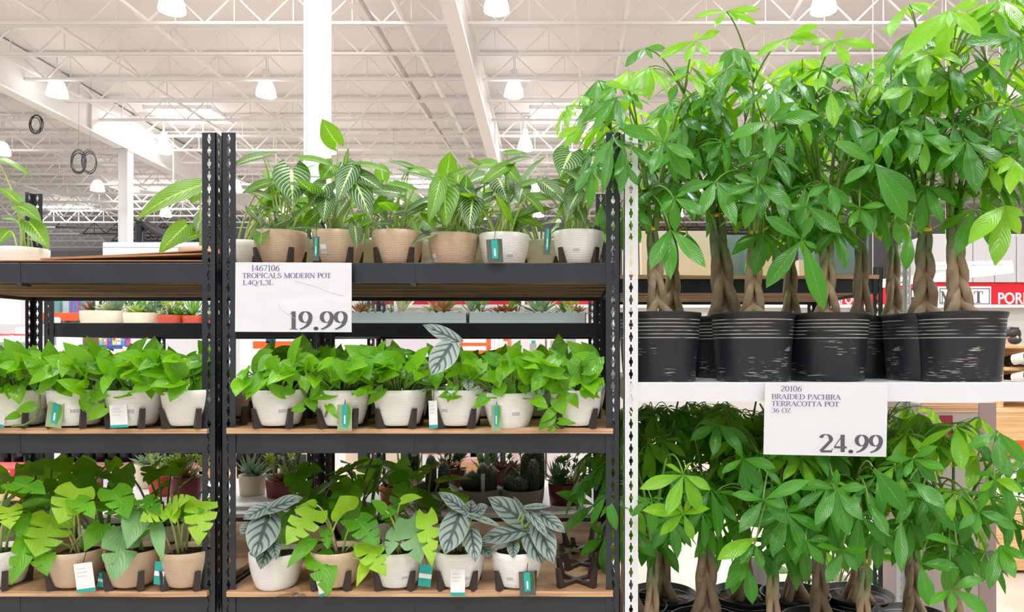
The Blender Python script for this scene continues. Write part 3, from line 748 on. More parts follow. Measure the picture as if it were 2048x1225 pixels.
for row,(Y,tans) in enumerate(((2.08,0),(2.3,1))):
    for i in range(11):
        px=[-20,90,205,310,485,600,715,835,960,1075,1165][i] if row==0 else [20,130,240,350,520,630,740,850,950,1050,1150][i]
        R=random.Random(500+row*40+i)
        tan=(i==4 and row==0)
        place='left middle' if i<4 else 'middle rack'
        o=('first','second','third','fourth','first','second','third','fourth','fifth','sixth','seventh')[i]
        r,p,soil=plant_base('potted_pothos',px,Y,zm,tan,'%s-row pothos, %s from the left, %s shelf'%(('second','third')[row],o,place),'potted plant',GP)
        f,st=bush(r,None,soil,R,32,.11,.085,.062,p_heart,.16,.2,1.05,.7,6,.0017,.35,low=.1,face=True,xl=BL if i<4 else BR)
        f.build('foliage',m_poth,r); st.build('vine_stems',m_gstem,r)
# silver plant on the middle shelf
alo=[m_alo,m_pstem]
r,p,soil=plant_base('silver_leaf_plant',916,YP,zm,0,'silver-leaved plant standing tall among the pothos, middle shelf','potted plant','silver-leaved plants',True)
R=random.Random(600)
for (B,T,w,up,dy) in (((904,688),(862,752),50,.3,-.09),((918,685),(845,650),34,.8,-.05),((936,760),(937,783),21,.4,-.08),((940,742),(975,748),10,1.4,0),((880,750),(845,758),10,1.5,0)):
    hero_leaf(r,alo,soil,B,T,w,YP,dy,p_alo,.12,up,0,.12,.1,.008,None,3,12,0,True,None,R)
b=MB(); b.tube([soil+V((0,0,-.01)),soil+V((-.003,0,.03)),soil+V((.004,0,.065))],[.011,.009,.005],8); b.build('stalk',m_pstem,r)
sticker(r,p,-.42,.032,.055,.3); hangtag(r,857,802,874,857,'white',1.775,-.03,868,776)
# ------------------------------------------------------------------ bottom shelf
GB='split-leaf plants on the lowest black shelves'
SL=[(1,.3,.85,.022),(1,.55,.85,.024),(-1,.26,.8,.02),(-1,.48,.88,.024),(-1,.7,.7,.018)]
SL2=[(1,.4,.85,.024),(1,.64,.75,.02),(-1,.35,.85,.024)]
def mon(kind): return [{'g':m_mon,'l':m_monl,'d':m_mond,'y':m_monl}[kind],m_pstem]
BOT=[(2,0,1,'in white pot at the left edge, lowest shelf',[((18,1016),(20,1060),44,'l',.5,SL),((25,966),(92,990),50,'g',1.,SL2),((40,1016),(108,1003),30,'g',1.2,None),((48,1030),(38,1080),28,'g',.3,None)]),
 (155,1,1,'in tan pot with white care card, lowest shelf',[((157,978),(117,1050),70,'l',.5,SL),((108,1035),(70,1116),86,'l',.5,SL),((80,1090),(95,1154),48,'g',.2,SL2),((57,1073),(22,1172),40,'g',.2,SL2),((204,1050),(168,1105),40,'g',.4,None),((150,1000),(190,1040),40,'g',.8,SL2)]),
 (268,1,1,'with a large grey-green leaf, lowest left shelf',[((246,1064),(228,1166),66,'d',.3,SL2),((278,1020),(254,1100),54,'d',.3,None),((224,980),(256,1040),60,'g',.8,SL2),((326,1022),(279,1044),46,'l',1.,SL),((314,1054),(326,1128),26,'d',.2,None),((285,1000),(320,1030),40,'g',.9,SL)]),
 (378,1,1,'in tan pot by the twin posts, lowest shelf',[((333,1029),(386,994),50,'l',.9,SL),((404,1004),(397,1093),60,'l',.4,SL),((345,1018),(350,1050),28,'l',.5,None),((370,1040),(410,1020),34,'g',.9,SL2)]),
 (672,1,1,'in tan pot with lime and yellow leaves',[((632,1022),(572,1092),66,'l',.7,SL),((690,1026),(680,992),74,'l',1.3,None),((713,1040),(757,1096),58,'g',.5,SL),((636,1107),(658,1196),58,'g',.15,SL2),((729,1088),(772,1154),54,'l',.3,SL),((734,1124),(712,1176),24,'l',.2,None),((624,1080),(573,1138),30,'g',.6,None),((632,1010),(612,1004),20,'l',1,None),((650,1060),(655,1100),24,'g',.4,SL2)]),
 (797,0,1,'in white pot with grey-green notched leaves',[((818,1040),(842,1130),64,'d',.3,SL2),((803,1003),(846,996),26,'l',1.,None),((770,1022),(740,1000),26,'g',.9,None),((852,1030),(864,1136),44,'l',.2,SL),((790,1064),(774,1116),30,'d',.3,SL2),((786,1020),(762,1040),26,'g',.8,None)])]
for i,(px,tan,st,tail,lv) in enumerate(BOT):
    R=random.Random(700+i)
    r,p,soil=plant_base('split_leaf_plant',px,YP,zb,tan,'split-leaf climber '+tail,'potted plant',GB,True)
    for (B,T,w,kd,up,sl) in lv:
        hero_leaf(r,mon(kd),soil,B,T,w,YP-.03,R.uniform(-.03,.02),p_heart,.13,up,R.uniform(-.15,.15),R.uniform(.12,.35),.1,.02,sl,4,44 if sl else 12,0,True,None,R,skew=.12 if sl else 0)
    if i==5: sticker(r,p,.5,.022,.042,.3)
    b=MB(); q=soil+V((.012 if i!=3 else -.03,-.02,0)); b.tube([q,q+V((-.012,-.01,.05))],.0025,5); b.build('support_stick',m_board,r)
    if i==1: hangtag(r,147,1127,184,1185,'white',1.77,-.13,172,1105); hangtag(r,199,1148,221,1176,'teal',1.80,.2,205,1130)
    if i==2: hangtag(r,311,1124,331,1170,'teal',1.785,.08,326,1108)
    if i==4: hangtag(r,629,1150,639,1195,'white',1.785,-.25,636,1130)
    if i==5: hangtag(r,841,1130,866,1174,'teal',1.785,.12,850,1112)
for i,(px,Y) in enumerate(((-20,2.08),(95,2.1),(210,2.08),(330,2.1),(395,2.3),(150,2.3),(270,2.3),(620,2.1),(735,2.12),(705,2.32),(850,2.12))):
    if i in(4,6): continue
    R=random.Random(800+i)
    tail='%s'%(('at the left edge','behind the care-card pot','left of the grey-green leaf','behind the twin-post pot','deepest by the twin posts','behind the second tan pot','behind the third tan pot','left of the lime-leaved pot','behind the lime-leaved pot','deepest, under the cactus rack posts','behind the white notched-leaf pot')[i])
    r,p,soil=plant_base('split_leaf_plant',px,Y,zb,i%3==1,'shaded split-leaf climber '+tail+', lowest shelf','potted plant',GB)
    f,st=bush(r,None,soil,R,10 if Y<2.2 else 7,.12,.18 if Y<2.2 else .17,.11,p_heart,.13,.2,1.1,.72,30,.003,.3,slots=SL2,wave=.02,xl=BL if i<7 else BR)
    f.build('foliage',m_mon,r); st.build('leaf_stalks',m_gstem,r)
ALO=[(553,0,'silver-leaved plant in a standless white pot by the twin posts, lowest shelf',[((538,1030),(509,1117),62,.3),((535,1021),(607,996),38,.9),((534,1014),(486,1040),32,.9),((534,1095),(521,1140),32,.2),((546,1087),(553,1121),22,.2),((503,1050),(481,1070),28,.6)]),
 (919,1,'silver-leaved plant with a white care card, lowest middle shelf',[((920,1028),(889,1111),56,.3),((942,1060),(951,1126),36,.3),((928,1021),(876,985),30,.8),((940,1032),(944,1000),32,.6),((938,1031),(1003,1055),17,1.4),((948,1030),(976,1012),30,.8),((960,1090),(985,1116),24,.3)]),
 (1034,1,'silver-leaved plant with grey picture tag beside the empty stands',[((1054,1047),(975,995),50,.5),((1041,1063),(959,1083),40,.7),((1055,1068),(1086,1131),40,.3),((1074,1042),(1108,1130),46,.3),((1058,1024),(1098,1080),18,.8),((1082,1030),(1131,1067),30,.8),((1027,1085),(1026,1117),26,.2),((1049,1028),(1025,992),13,1.2),((1052,1015),(1101,1014),16,1.2)])]
for i,(px,st,lab,lv) in enumerate(ALO):
    R=random.Random(900+i)
    r,p,soil=plant_base('silver_leaf_plant',px,YP,zb,0,lab,'potted plant','silver-leaved plants',bool(st))
    for (B,T,w,up) in lv: hero_leaf(r,alo,soil,B,T,w,YP-.03,R.uniform(-.03,.02),p_alo,.13,up,R.uniform(-.1,.1),.12,.1,.008,None,3,12,0,True,None,R)
    if i: sticker(r,p,.42 if i==1 else -.25,.02,.042,.3)
    if i==1: hangtag(r,901,1139,930,1192,'white',1.77,0,914,1112)
    if i==2: hangtag(r,1037,1144,1069,1192,'picd',1.77,-.06,1055,1114)
for i,(px,Y) in enumerate(((1153,1.855),(1160,2.0),(1166,2.16))):
    stand(xf(px,Y),Y,zb,('front','middle','rear')[i]+' of the three empty pot stands at the right end of the lowest shelf',.15*i,'empty pot stands')
# dead leaf on the board
b=MB(); 
leaf(b,P(548,1196,1.79),P(606,1184,1.80),.03,(0,-.3,1),p_round,0,.3,.35,.12,3,12,0,.3)
leaf(b,P(580,1196,1.785),P(612,1192,1.79),.02,(0,-.2,1),p_round,0,.3,.5,.15,2,10,0,.6)
tag(b.build('dead_leaf',mat('dry_leaf',hexc(150,128,108),.8)),'dry curled brown leaf lying at the foot of the standless white pot','dead leaf')
b=MB(); c=P(1128,1112,2.05); c.z=zb+.004
for k in range(4): 
    a=k*1.5; leaf(b,c,c+V((.05*math.cos(a),.03*math.sin(a),.02)),.04,(0,0,1),p_round,0,.3,.6,.12,2,8,0,k/4)
tag(b.build('dead_leaf',mat('dry_green_leaf',hexc(138,140,96),.8)),'crumpled dry green leaf on the board behind the empty stands','dead leaf')
# ------------------------------------------------------------------ braided money trees on the white rack
def tpot():
    b=MB(); pr=[(.093,0),(.0965,.003)]; 
    for i in range(1,13): pr.append((.0965+(.109-.0965)*i/12,.003+.165*i/12))
    pr+=[(.111,.17),(.1135,.181),(.112,.183),(.1085,.182),(.104,.16)]
    b.lathe(pr,56); return b.mesh('pot',m_dp)
me_tp=tpot(); me_ts=soil_mesh(.1035,.16)
def pachira(px,Y,zs,seed,label,tie=.27,lean=0,m_tie=None,n=30,crown=(.25,.2,.27),cz=.22,size=.14,zmax=99,heroes=(),thick=1.,group='braided money trees',back=False,nh=None,cdx=0,rot=None,strands=4,front=True):
    R=random.Random(seed); x=(px-CX)*Y/FPX; z=zs
    r=thing('money_tree',(x,Y,z),label,'potted tree',group)
    put(me_tp,'pot',r,None,R.uniform(0,6) if rot is None else rot); put(me_ts,'soil',r)
    s0=V((x,Y,z+.158)); t0=s0+V((lean,0,tie))
    # braided trunk
    mb=MB(); turns=.78+R.uniform(-.1,.12); ph=R.uniform(0,2*PI)
    for k in range(strands):
        pts=[];rad=[]; K=26
        for i in range(K+1):
            h=i/K; a=(.012*(1-h)**.7+.006)*thick+.02*max(0,1-h*4)**1.5
            th=2*PI*(turns*h+k/strands)+ph
            p=s0.lerp(t0,h)+V((a*math.sin(th),.8*a*math.sin(2*th+.6),0)); pts.append(p); rad.append(thick*(.0125-.0055*h)*(1+.05*math.sin(h*37+k*2))+.003*max(0,1-h*5))
        mb.tube(pts,rad,8,0,R.random())
    mb.build('braided_trunk',m_bark,r)
    b=MB(); b.lathe([(.014*thick,-.006),(.0155*thick,-.004),(.0155*thick,.004),(.014*thick,.006)],14,t0-V((0,0,.008))); b.bar(t0+V((.015,-.02,-.006)),t0+V((.03,-.028,.004)),.004,.003); b.build('twist_tie',m_tie or m_gold,r)
    # branches
    br=MB(); tips=[]; C0=t0+V((cdx,0,cz))
    for i in range(6):
        a=2*PI*i/6+R.uniform(-.3,.3); e=C0+V((math.cos(a)*crown[0]*.45,math.sin(a)*crown[1]*.45,crown[2]*R.uniform(-.1,.5)))
        if e.z>zmax: e.z=zmax
        st=t0+V((math.cos(a)*.009,math.sin(a)*.009,-.02)); m=st.lerp(e,.5)+V((-math.cos(a)*.03,-math.sin(a)*.03,.02))
        pp=bez(st,m,e,9); br.tube(pp,[.0072-.0045*q/8 for q in range(9)],6); tips+=pp[3:]
    # foliage
    fo=MB()
    for i in range(int(n*1.45)):
        while True:
            d=V((R.uniform(-1,1),R.uniform(-1,1) if not front else R.uniform(-1,.7),R.uniform(-1,1)))
            if .05<d.length<1: break
        d=d.normalized()*(.4+.6*R.random()**.5)
        p=C0+V((d.x*crown[0],d.y*crown[1],d.z*crown[2]))
        if p.z>zmax-.02: p.z=zmax-.02-R.random()*.08
        nn=V((d.x*.7,d.y*.5-.25,.75+.4*d.z))
        palmate(fo,p,V((d.x,d.y-.2,-.1)),nn,size*R.uniform(.7,1.12),R,1 if R.random()<(.6 if d.z>.25 else .16 if d.z>0 else .05) else 0,None,5 if back else 7)  # lime share rises with height, painting the bright glow onto crown tops
        s=min(tips,key=lambda q:(q-p).length+ (0.1 if q.z>p.z else 0)); m=s.lerp(p,.55)+V((0,0,.05)); br.tube(bez(s,m,p,6),[.002]*3+[.0016]*3,4)
    for h in heroes:
        c,wd,tp=h[0],h[1],h[2]; mi=h[3] if len(h)>3 else 0; YH=h[4] if len(h)>4 else Y-.22
        hub=P(c[0],c[1],YH); s=min(tips,key=lambda q:(q-hub).length)
        palm_px(fo,c,YH,wd,tp,R,mi,0,None); br.tube(bez(s,s.lerp(hub,.55)+V((0,0,.05)),hub+V((0,.004,0)),8),[.0026]*4+[.002]*4,5)
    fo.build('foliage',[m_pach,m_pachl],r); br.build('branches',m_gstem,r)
    return r
zw=ZW-.003
H1=[((1326,285),34,[(1236,255),(1303,350),(1390,318),(1382,360),(1365,262),(1325,232)]),
 ((1348,396),32,[(1350,465),(1409,432),(1320,425),(1376,384)],0),
 ((1341,459),34,[(1341,560),(1412,536),(1315,500),(1300,540)],0),
 ((1392,81),24,[(1440,62),(1317,118),(1418,116),(1394,62),(1370,125)],1),
 ((1290,96),24,[(1250,135),(1305,118),(1332,97),(1276,122)],0),
 ((1233,194),24,[(1165,246),(1185,262),(1213,254),(1246,262),(1270,200)],0),
 ((1165,250),20,[(1113,279),(1128,297),(1150,290)],1),
 ((1252,330),18,[(1276,372),(1240,392),(1228,352)],0),
 ((1255,180),22,[(1210,165),(1246,230),(1300,190)],1),((1225,275),24,[(1185,345),(1205,390),(1250,300)],0),((1185,330),22,[(1150,385),(1180,420),(1215,370),(1205,330)],0)]
H2=[((1517,368),34,[(1490,460),(1586,418),(1450,392),(1466,352),(1530,330)]),
 ((1538,243),36,[(1540,318),(1640,232),(1462,280),(1590,205)]),
 ((1431,363),34,[(1472,452),(1515,408),(1356,382),(1400,432)],0),
 ((1454,22),18,[(1388,38),(1520,18),(1513,50),(1429,56),(1476,44)],1),
 ((1467,97),22,[(1480,134),(1438,126),(1504,122),(1450,140)],0),((1578,75),22,[(1637,50),(1637,75),(1511,115),(1572,104),(1610,90)],1)]
H3=[((1604,480),44,[(1532,577),(1648,622),(1529,434),(1626,432),(1634,498)],0,1.72),
 ((1613,411),34,[(1683,468),(1602,450),(1570,420),(1650,400)],0,1.76),
 ((1659,369),26,[(1614,395),(1674,433),(1699,416),(1640,345)],0,1.75),
 ((1661,180),34,[(1669,256)],1,1.74),((1669,83),26,[(1754,95),(1620,90),(1640,120),(1700,130),(1690,60)],1)]
H4=[((1748,326),48,[(1667,285),(1766,286),(1688,370),(1812,444),(1834,405)],0,1.72),((1720,416),30,[(1698,456),(1748,466),(1770,412),(1690,410)],0,1.76),((1750,121),34,[(1827,150),(1770,172),(1700,175),(1800,120)],1)]
H5=[((1820,468),36,[(1812,541)],0,1.76),((1790,438),40,[(1800,492)],0,1.78),((1800,250),40,[(1760,300),(1850,290),(1840,240)],0),((1825,175),40,[(1760,200),(1800,230),(1880,190)],1)]
H6=[((2011,411),42,[(1936,490),(1990,533),(2040,470),(2048,433)],1,1.74),((1979,332),34,[(2000,386),(1950,372),(2030,320)],1,1.76),
 ((1899,20),46,[(1800,122),(1962,74),(1898,55),(1884,112),(1960,5)],1,1.7),((2033,77),36,[(1920,88),(2006,152),(2050,130)],0,1.72),((1860,110),30,[(1818,128),(1812,100),(1900,80),(1905,110)],1),((1985,250),34,[(1940,236),(2048,258),(2000,300)],0),((2020,210),34,[(1975,240),(2052,250),(2010,285),(2060,190),(1990,180)],0),((2030,320),30,[(1995,350),(2050,370),(2020,390)],1),((1840,270),40,[(1822,330),(1880,260),(1905,290)],0,1.78)]
LBL='money tree in black pot '
pachira(1318,1.94,zw,1,LBL+'on the white shelf, right behind the slotted white post',.26,-.02,m_gold,30,(.25,.17,.27),.22,.13,heroes=H1,strands=4)
pachira(1505,1.95,zw,2,LBL+'on the white shelf, upper left of the 24.99 card',.25,.005,m_gold,34,(.22,.18,.28),.24,.13,heroes=H2)
pachira(1654,1.99,zw,3,LBL+'on the white shelf, centred above the 24.99 card',.25,0,m_gold,34,(.22,.18,.28),.25,.13,heroes=H3)
pachira(1848,2.02,zw,5,LBL+'on the white shelf, tucked behind the biggest pot',.27,-.0,m_ytie,30,(.2,.18,.26),.26,.13,heroes=H5,thick=1.25)
pachira(1920,1.92,zw,6,LBL+'on the white shelf, biggest pot at the right end',.28,-.02,m_ytie,56,(.29,.18,.33),.31,.135,cdx=.05,heroes=H6,thick=1.15,strands=5)
pachira(1722,2.2,zw,4,LBL+'in second row, between pots over the 24.99 card',.33,.0,m_gold,26,(.22,.17,.27),.22,.13,heroes=H4)
pachira(1452,2.19,zw,7,LBL+'in the second row, its thick trunk leaning left',.34,-.03,m_gold,26,(.24,.15,.26),.2,.14,back=True,thick=1.5)
pachira(1345,2.25,zw,8,LBL+'in the second row, behind the slotted-post tree',.3,0,m_gold,24,(.24,.15,.25),.2,.14,back=True)
pachira(1580,2.35,zw,9,LBL+'in last row, behind the tree above the card',.3,0,m_gold,26,(.24,.12,.25),.22,.14,back=True)
pachira(1786,2.34,zw,10,LBL+'in last row, thin dark trunk left of biggest pots',.33,0,m_gold,20,(.2,.12,.22),.22,.14,back=True)
zl=ZWL+.0125
G1=[((1367,950),32,[(1279,979),(1334,1034),(1403,1026),(1421,981),(1331,930),(1384,926)],1,1.72),((1367,1029),44,[(1284,1022),(1320,1072),(1386,1081),(1420,1018),(1345,996),(1384,996)],1,1.74)]
G2=[((1436,849),26,[(1380,882),(1426,913),(1486,908),(1498,886),(1400,846)],0),((1485,918),28,[(1444,948),(1494,990),(1552,938),(1524,982),(1470,890)],0,1.8),((1517,906),20,[(1548,954),(1500,940),(1560,920)],0)]
G3=[((1527,1001),32,[(1463,989),(1478,1067),(1577,1049),(1576,1017),(1620,962)],0,1.73),((1515,1075),40,[(1434,1121)],1,1.73),((1510,1090),34,[(1526,1142),(1480,1130)],0,1.76),((1495,1130),40,[(1505,1210),(1450,1180),(1480,1165)],0,1.8)]
G4=[((1673,979),38,[(1615,966),(1673,938),(1631,1052),(1697,1073),(1725,1041),(1733,976)],0,1.7),((1612,1083),32,[(1585,1121),(1648,1130),(1600,1110),(1660,1078)],0,1.74)]
G5=[((1685,1102),38,[(1632,1093),(1653,1168),(1715,1144),(1736,1100),(1682,1080)],0,1.72),((1746,934),56,[(1813,1026)],0,1.72),((1802,1034),28,[(1803,1148)],0,1.72),((1740,1010),28,[(1776,1073)],0,1.74)]
G6=[((1827,918),28,[(1772,920),(1809,956),(1890,940),(1870,965),(1876,893)],0,1.76),((1821,962),36,[(1892,1018)],0,1.75),((1841,997),26,[(1912,1065)],0,1.74),((1916,1092),42,[(1850,1076)],0,1.74),((1841,1128),38,[(1918,1137),(1858,1214),(1830,1100)],0,1.72),
 ((1903,1179),34,[(1966,1158),(1858,1213),(1905,1228),(1978,1228),(1905,1134)],0,1.7),((1998,865),32,[(1936,898),(2000,947),(2048,923)],0,1.72),((1958,1025),28,[(1952,1070),(1918,1060),(2010,1040),(2035,1060),(1975,980)],0,1.74),((2000,1090),30,[(2030,1158),(1978,1180),(2048,1120)],0,1.75),((1990,960),24,[(2030,965),(2044,985),(1960,985)],1,1.76)]
LB2='money tree on the low white shelf, '
ZX=ZW-.075
KW=dict(zmax=ZX,group='money trees under the white shelf')
pachira(1300,1.94,zl,21,LB2+'next to the slotted white post, green tie',0.300,.01,m_gtie,22,(.22,.18,.17),.16,.125,heroes=G1,thick=.85,**KW)
pachira(1545,1.94,zl,22,LB2+'green tie, below the card left corner',0.290,.0,m_gtie,24,(.2,.18,.17),.18,.125,heroes=G3,thick=.85,**KW)
pachira(1722,1.92,zl,23,LB2+'yellow tie, below the card right end',0.270,.01,m_ytie,24,(.2,.18,.17),.19,.125,heroes=G5,thick=.85,**KW)
pachira(1905,1.94,zl,24,LB2+'rightmost, leaves spreading past the shelf end',0.290,.0,m_ytie,34,(.24,.18,.2),.18,.125,heroes=G6,**KW)
pachira(1412,2.13,zl,25,LB2+'thick trunk, second from the slotted post',0.360,.0,m_gold,24,(.22,.15,.17),.16,.13,heroes=G2,thick=1.35,**KW)
pachira(1640,2.13,zl,26,LB2+'yellow tie, straight below the 24.99 card',0.290,-.005,m_ytie,24,(.2,.16,.17),.2,.13,heroes=G4,thick=1.1,**KW)
pachira(1825,2.16,zl,27,LB2+'dark trunk, second row near the right end',0.310,0,m_gold,22,(.2,.15,.17),.18,.13,back=True,**KW)
for i,px in enumerate((1325,1490,1590,1715)):
    pachira(px,2.36,zl,30+i,LB2+('back row, behind the slotted-post tree','back row, left of the 24.99 card','back row, behind the card','back row, behind the card right end')[i],.345,0,m_gold,34,(.26,.1,.25),.21,.13,back=True,**KW)
# money-tree branch showing under the black shelf at its right end
pachira(1262,2.26,zl,40,LB2+'pushing its leaves through to the empty stands',0.370,-.03,m_gold,14,(.16,.16,.2),.12,.13,back=True,heroes=[((1275,905),30,[(1140,992)],0,2.0),((1190,1012),26,[(1110,986)],0,2.0),((1190,1010),26,[(1128,1062),(1240,950)],0,2.0),((1208,1075),40,[(1160,1112),(1176,1048),(1212,1150)],0,1.98)],**KW)
# ------------------------------------------------------------------ serif lettering drawn as pen strokes
def arc(cx,cy,rx,ry,a0,a1,n=18): return [(cx+rx*math.cos(math.radians(a0+(a1-a0)*i/n)),cy+ry*math.sin(math.radians(a0+(a1-a0)*i/n))) for i in range(n+1)]
def qb(a,b,c,n=10): return [(a[0]*(1-t)**2+2*b[0]*t*(1-t)+c[0]*t*t,a[1]*(1-t)**2+2*b[1]*t*(1-t)+c[1]*t*t) for t in [i/n for i in range(n+1)]]
# (advance, [(points, weight override or None)], [(serif x, y, width)])
def ser(x,y,w=.3): return ([(x-w/2,y),(x+w/2,y)],'h')
GL={'0':(.55,[(arc(.27,.5,.2,.47,90,450,28),None)]),
'1':(.42,[([(.22,.98),(.22,.02)],None),([(.08,.84),(.22,.95)],'t'),ser(.22,.02,.3)]),
'2':(.55,[(arc(.26,.72,.2,.25,165,-25,16)+[(.06,.06)],None),([(.05,.05),(.5,.05)],'b'),([(.48,.05),(.52,.2)],'t')]),
'3':(.55,[(arc(.24,.75,.19,.22,160,-80,14),None),(arc(.22,.27,.24,.25,85,-150,16),None)]),
'4':(.55,[([(.37,.97),(.37,.02)],None),([(.37,.95),(.04,.3)],'t'),([(.03,.28),(.53,.28)],'b')]),
'6':(.55,[(arc(.27,.31,.2,.29,90,450,26),None),(qb((.5,.97),(.1,.85),(.075,.3)),None)]),
'7':(.52,[([(.05,.93),(.5,.93)],'b'),([(.49,.92),(.2,.02)],'m'),([(.05,.94),(.03,.78)],'t')]),
'9':(.55,[(arc(.27,.67,.2,.29,90,450,26),None),(qb((.47,.67),(.45,.15),(.05,.02)),None)]),
'.':(.3,[(arc(.14,.055,.04,.04,0,360,12),'d')]),
'/':(.32,[([(.0,-.02),(.3,1)],'t')]),
'A':(.74,[([(.04,.02),(.36,.98)],'t'),([(.34,.99),(.66,.02)],None),([(.17,.35),(.53,.35)],'h'),ser(.06,.02,.2),ser(.64,.02,.26)]),
'B':(.66,[([(.14,.98),(.14,.02)],None),([(.02,.98),(.34,.98)],'h')]+[(arc(.33,.75,.2,.23,90,-90,12),None),([(.14,.52),(.36,.52)],'h'),(arc(.35,.27,.23,.25,90,-90,12),None),([(.02,.02),(.36,.02)],'h')]),
'C':(.68,[(arc(.38,.5,.31,.48,48,312,24),None),([(.6,.97),(.6,.72)],'t')]),
'D':(.74,[([(.14,.98),(.14,.02)],None),(arc(.33,.5,.33,.48,90,-90,18),None),([(.02,.98),(.35,.98)],'h'),([(.02,.02),(.35,.02)],'h')]),
'E':(.62,[([(.14,.98),(.14,.02)],None),([(.02,.98),(.54,.98)],'h'),([(.02,.02),(.56,.02)],'h'),([(.14,.52),(.42,.52)],'h'),([(.53,.98),(.54,.8)],'t'),([(.55,.02),(.58,.22)],'t'),([(.42,.62),(.42,.42)],'t')]),
'H':(.74,[([(.14,.98),(.14,.02)],None),([(.6,.98),(.6,.02)],None),([(.14,.51),(.6,.51)],'h'),ser(.14,.98),ser(.14,.02),ser(.6,.98),ser(.6,.02)]),
'I':(.36,[([(.17,.98),(.17,.02)],None),ser(.17,.98),ser(.17,.02)]),
'L':(.62,[([(.14,.98),(.14,.02)],None),ser(.14,.98),([(.02,.02),(.56,.02)],'h'),([(.55,.02),(.58,.25)],'t')]),
'M':(.9,[([(.12,.98),(.12,.02)],'t'),([(.12,.98),(.44,.04)],None),([(.44,.04),(.74,.98)],'t'),([(.75,.98),(.75,.02)],None),ser(.1,.98,.2),ser(.12,.02,.24),ser(.77,.98,.22),ser(.75,.02,.28)]),
'N':(.74,[([(.12,.98),(.12,.02)],'t'),([(.1,.98),(.62,.02)],None),([(.62,.98),(.62,.02)],'t'),ser(.1,.98,.22),ser(.12,.02,.24),ser(.62,.98,.24)]),
'O':(.74,[(arc(.37,.5,.31,.48,90,450,30),None)]),
'Q':(.74,[(arc(.37,.5,.31,.48,90,450,30),None),(qb((.34,.05),(.45,-.2),(.74,-.2)),'m')]),
'P':(.6,[([(.14,.98),(.14,.02)],None),(arc(.31,.73,.22,.25,90,-90,14),None),([(.02,.98),(.33,.98)],'h'),([(.14,.48),(.33,.48)],'h'),ser(.14,.02)]),
'R':(.68,[([(.14,.98),(.14,.02)],None),(arc(.31,.74,.21,.24,90,-90,14),None),([(.02,.98),(.33,.98)],'h'),([(.14,.5),(.33,.5)],'h'),ser(.14,.02),([(.32,.5),(.62,.02)],None),ser(.62,.02,.14)]),
'S':(.56,[(arc(.28,.74,.19,.24,40,270,14)[:-1]+arc(.26,.26,.22,.25,90,-145,14),None),([(.45,.97),(.45,.76)],'t'),([(.06,.24),(.06,.02)],'t')]),
'T':(.62,[([(.3,.98),(.3,.02)],None),([(.02,.97),(.58,.97)],'h'),([(.03,.98),(.02,.76)],'t'),([(.57,.98),(.58,.76)],'t'),ser(.3,.02)]),
'Z':(.62,[([(.06,.97),(.54,.97)],'h'),([(.52,.96),(.05,.04)],None),([(.05,.03),(.56,.03)],'h'),([(.06,.97),(.05,.78)],'t'),([(.55,.03),(.57,.24)],'t')])}
def strokes2d(txt,thick,thin):
    polys=[]; x=0; ext=[1e9,-1e9]
    for ch in txt:
        if ch==' ': x+=.34; continue
        adv,st=GL[ch]
        for pts,md in st:
            vs=[];n=len(pts); closed=n>4 and math.hypot(pts[0][0]-pts[-1][0],pts[0][1]-pts[-1][1])<1e-6
            for i in range(n):
                a=pts[i-1] if i else (pts[-2] if closed else pts[0]); c=pts[i+1] if i<n-1 else (pts[1] if closed else pts[-1])
                dx,dy=c[0]-a[0],c[1]-a[1]; L=math.hypot(dx,dy) or 1; dx/=L;dy/=L
                if md=='d': hw=.048+(thick-.11)*.25
                elif md in('t','h'): hw=thin/2
                elif md=='b': hw=max(thin*.9,thick*.36)
                elif md=='m': hw=thick*.32
                else: hw=(thin+(thick-thin)*abs(dy)**1.4)/2
                vs.append((pts[i][0]-dy*hw,pts[i][1]+dx*hw)); vs.append((pts[i][0]+dy*hw,pts[i][1]-dx*hw))
            polys.append([(px+x,py) for px,py in vs])
            for px,_ in vs: ext[0]=min(ext[0],px+x); ext[1]=max(ext[1],px+x)
        x+=adv
    return polys,ext
def letter(parent,name,txt,pf,x0,x1,y0,y1,m,thick=.13,thin=.045,slope=0):
    """pf maps frame pixels to the sign's surface"""
    polys,ext=strokes2d(txt,thick,thin); b=MB()
    for kk,vs in enumerate(polys):
        o=[]
        for x,y in vs:
            t=(x-ext[0])/(ext[1]-ext[0]); px=x0+(x1-x0)*t; o.append(pf(px,y1+(y0-y1)*y+slope*(px-x0))-V((0,kk*7e-6,0)))
        k=len(o)//2
        b.add(o,[(2*i,2*i+1,2*i+3,2*i+2) for i in range(k-1)])
    return b.build(name,m,parent,False)
def sans(parent,name,txt,loc,height,width,m,bold=.0):
    cu=bpy.data.curves.new(name,'FONT'); cu.body=txt; cu.align_x='LEFT'; cu.size=1; cu.offset=bold; cu.extrude=.004
    o=bpy.data.objects.new(name,cu); C.objects.link(o)
    bpy.context.view_layer.update(); d=o.dimensions
    me=bpy.data.meshes.new_from_object(o); bpy.data.objects.remove(o)
    xs=[v.co.x for v in me.vertices]; ys=[v.co.y for v in me.vertices]; x0,x1,y0,y1=min(xs),max(xs),min(ys),max(ys)
    for v in me.vertices: v.co=V(((v.co.x-x0)/(x1-x0)*width,-v.co.z,(v.co.y-y0)/(y1-y0)*height))
    me.materials.clear(); me.materials.append(m)
    return put(me,name,parent,V(loc)-world_loc(parent))
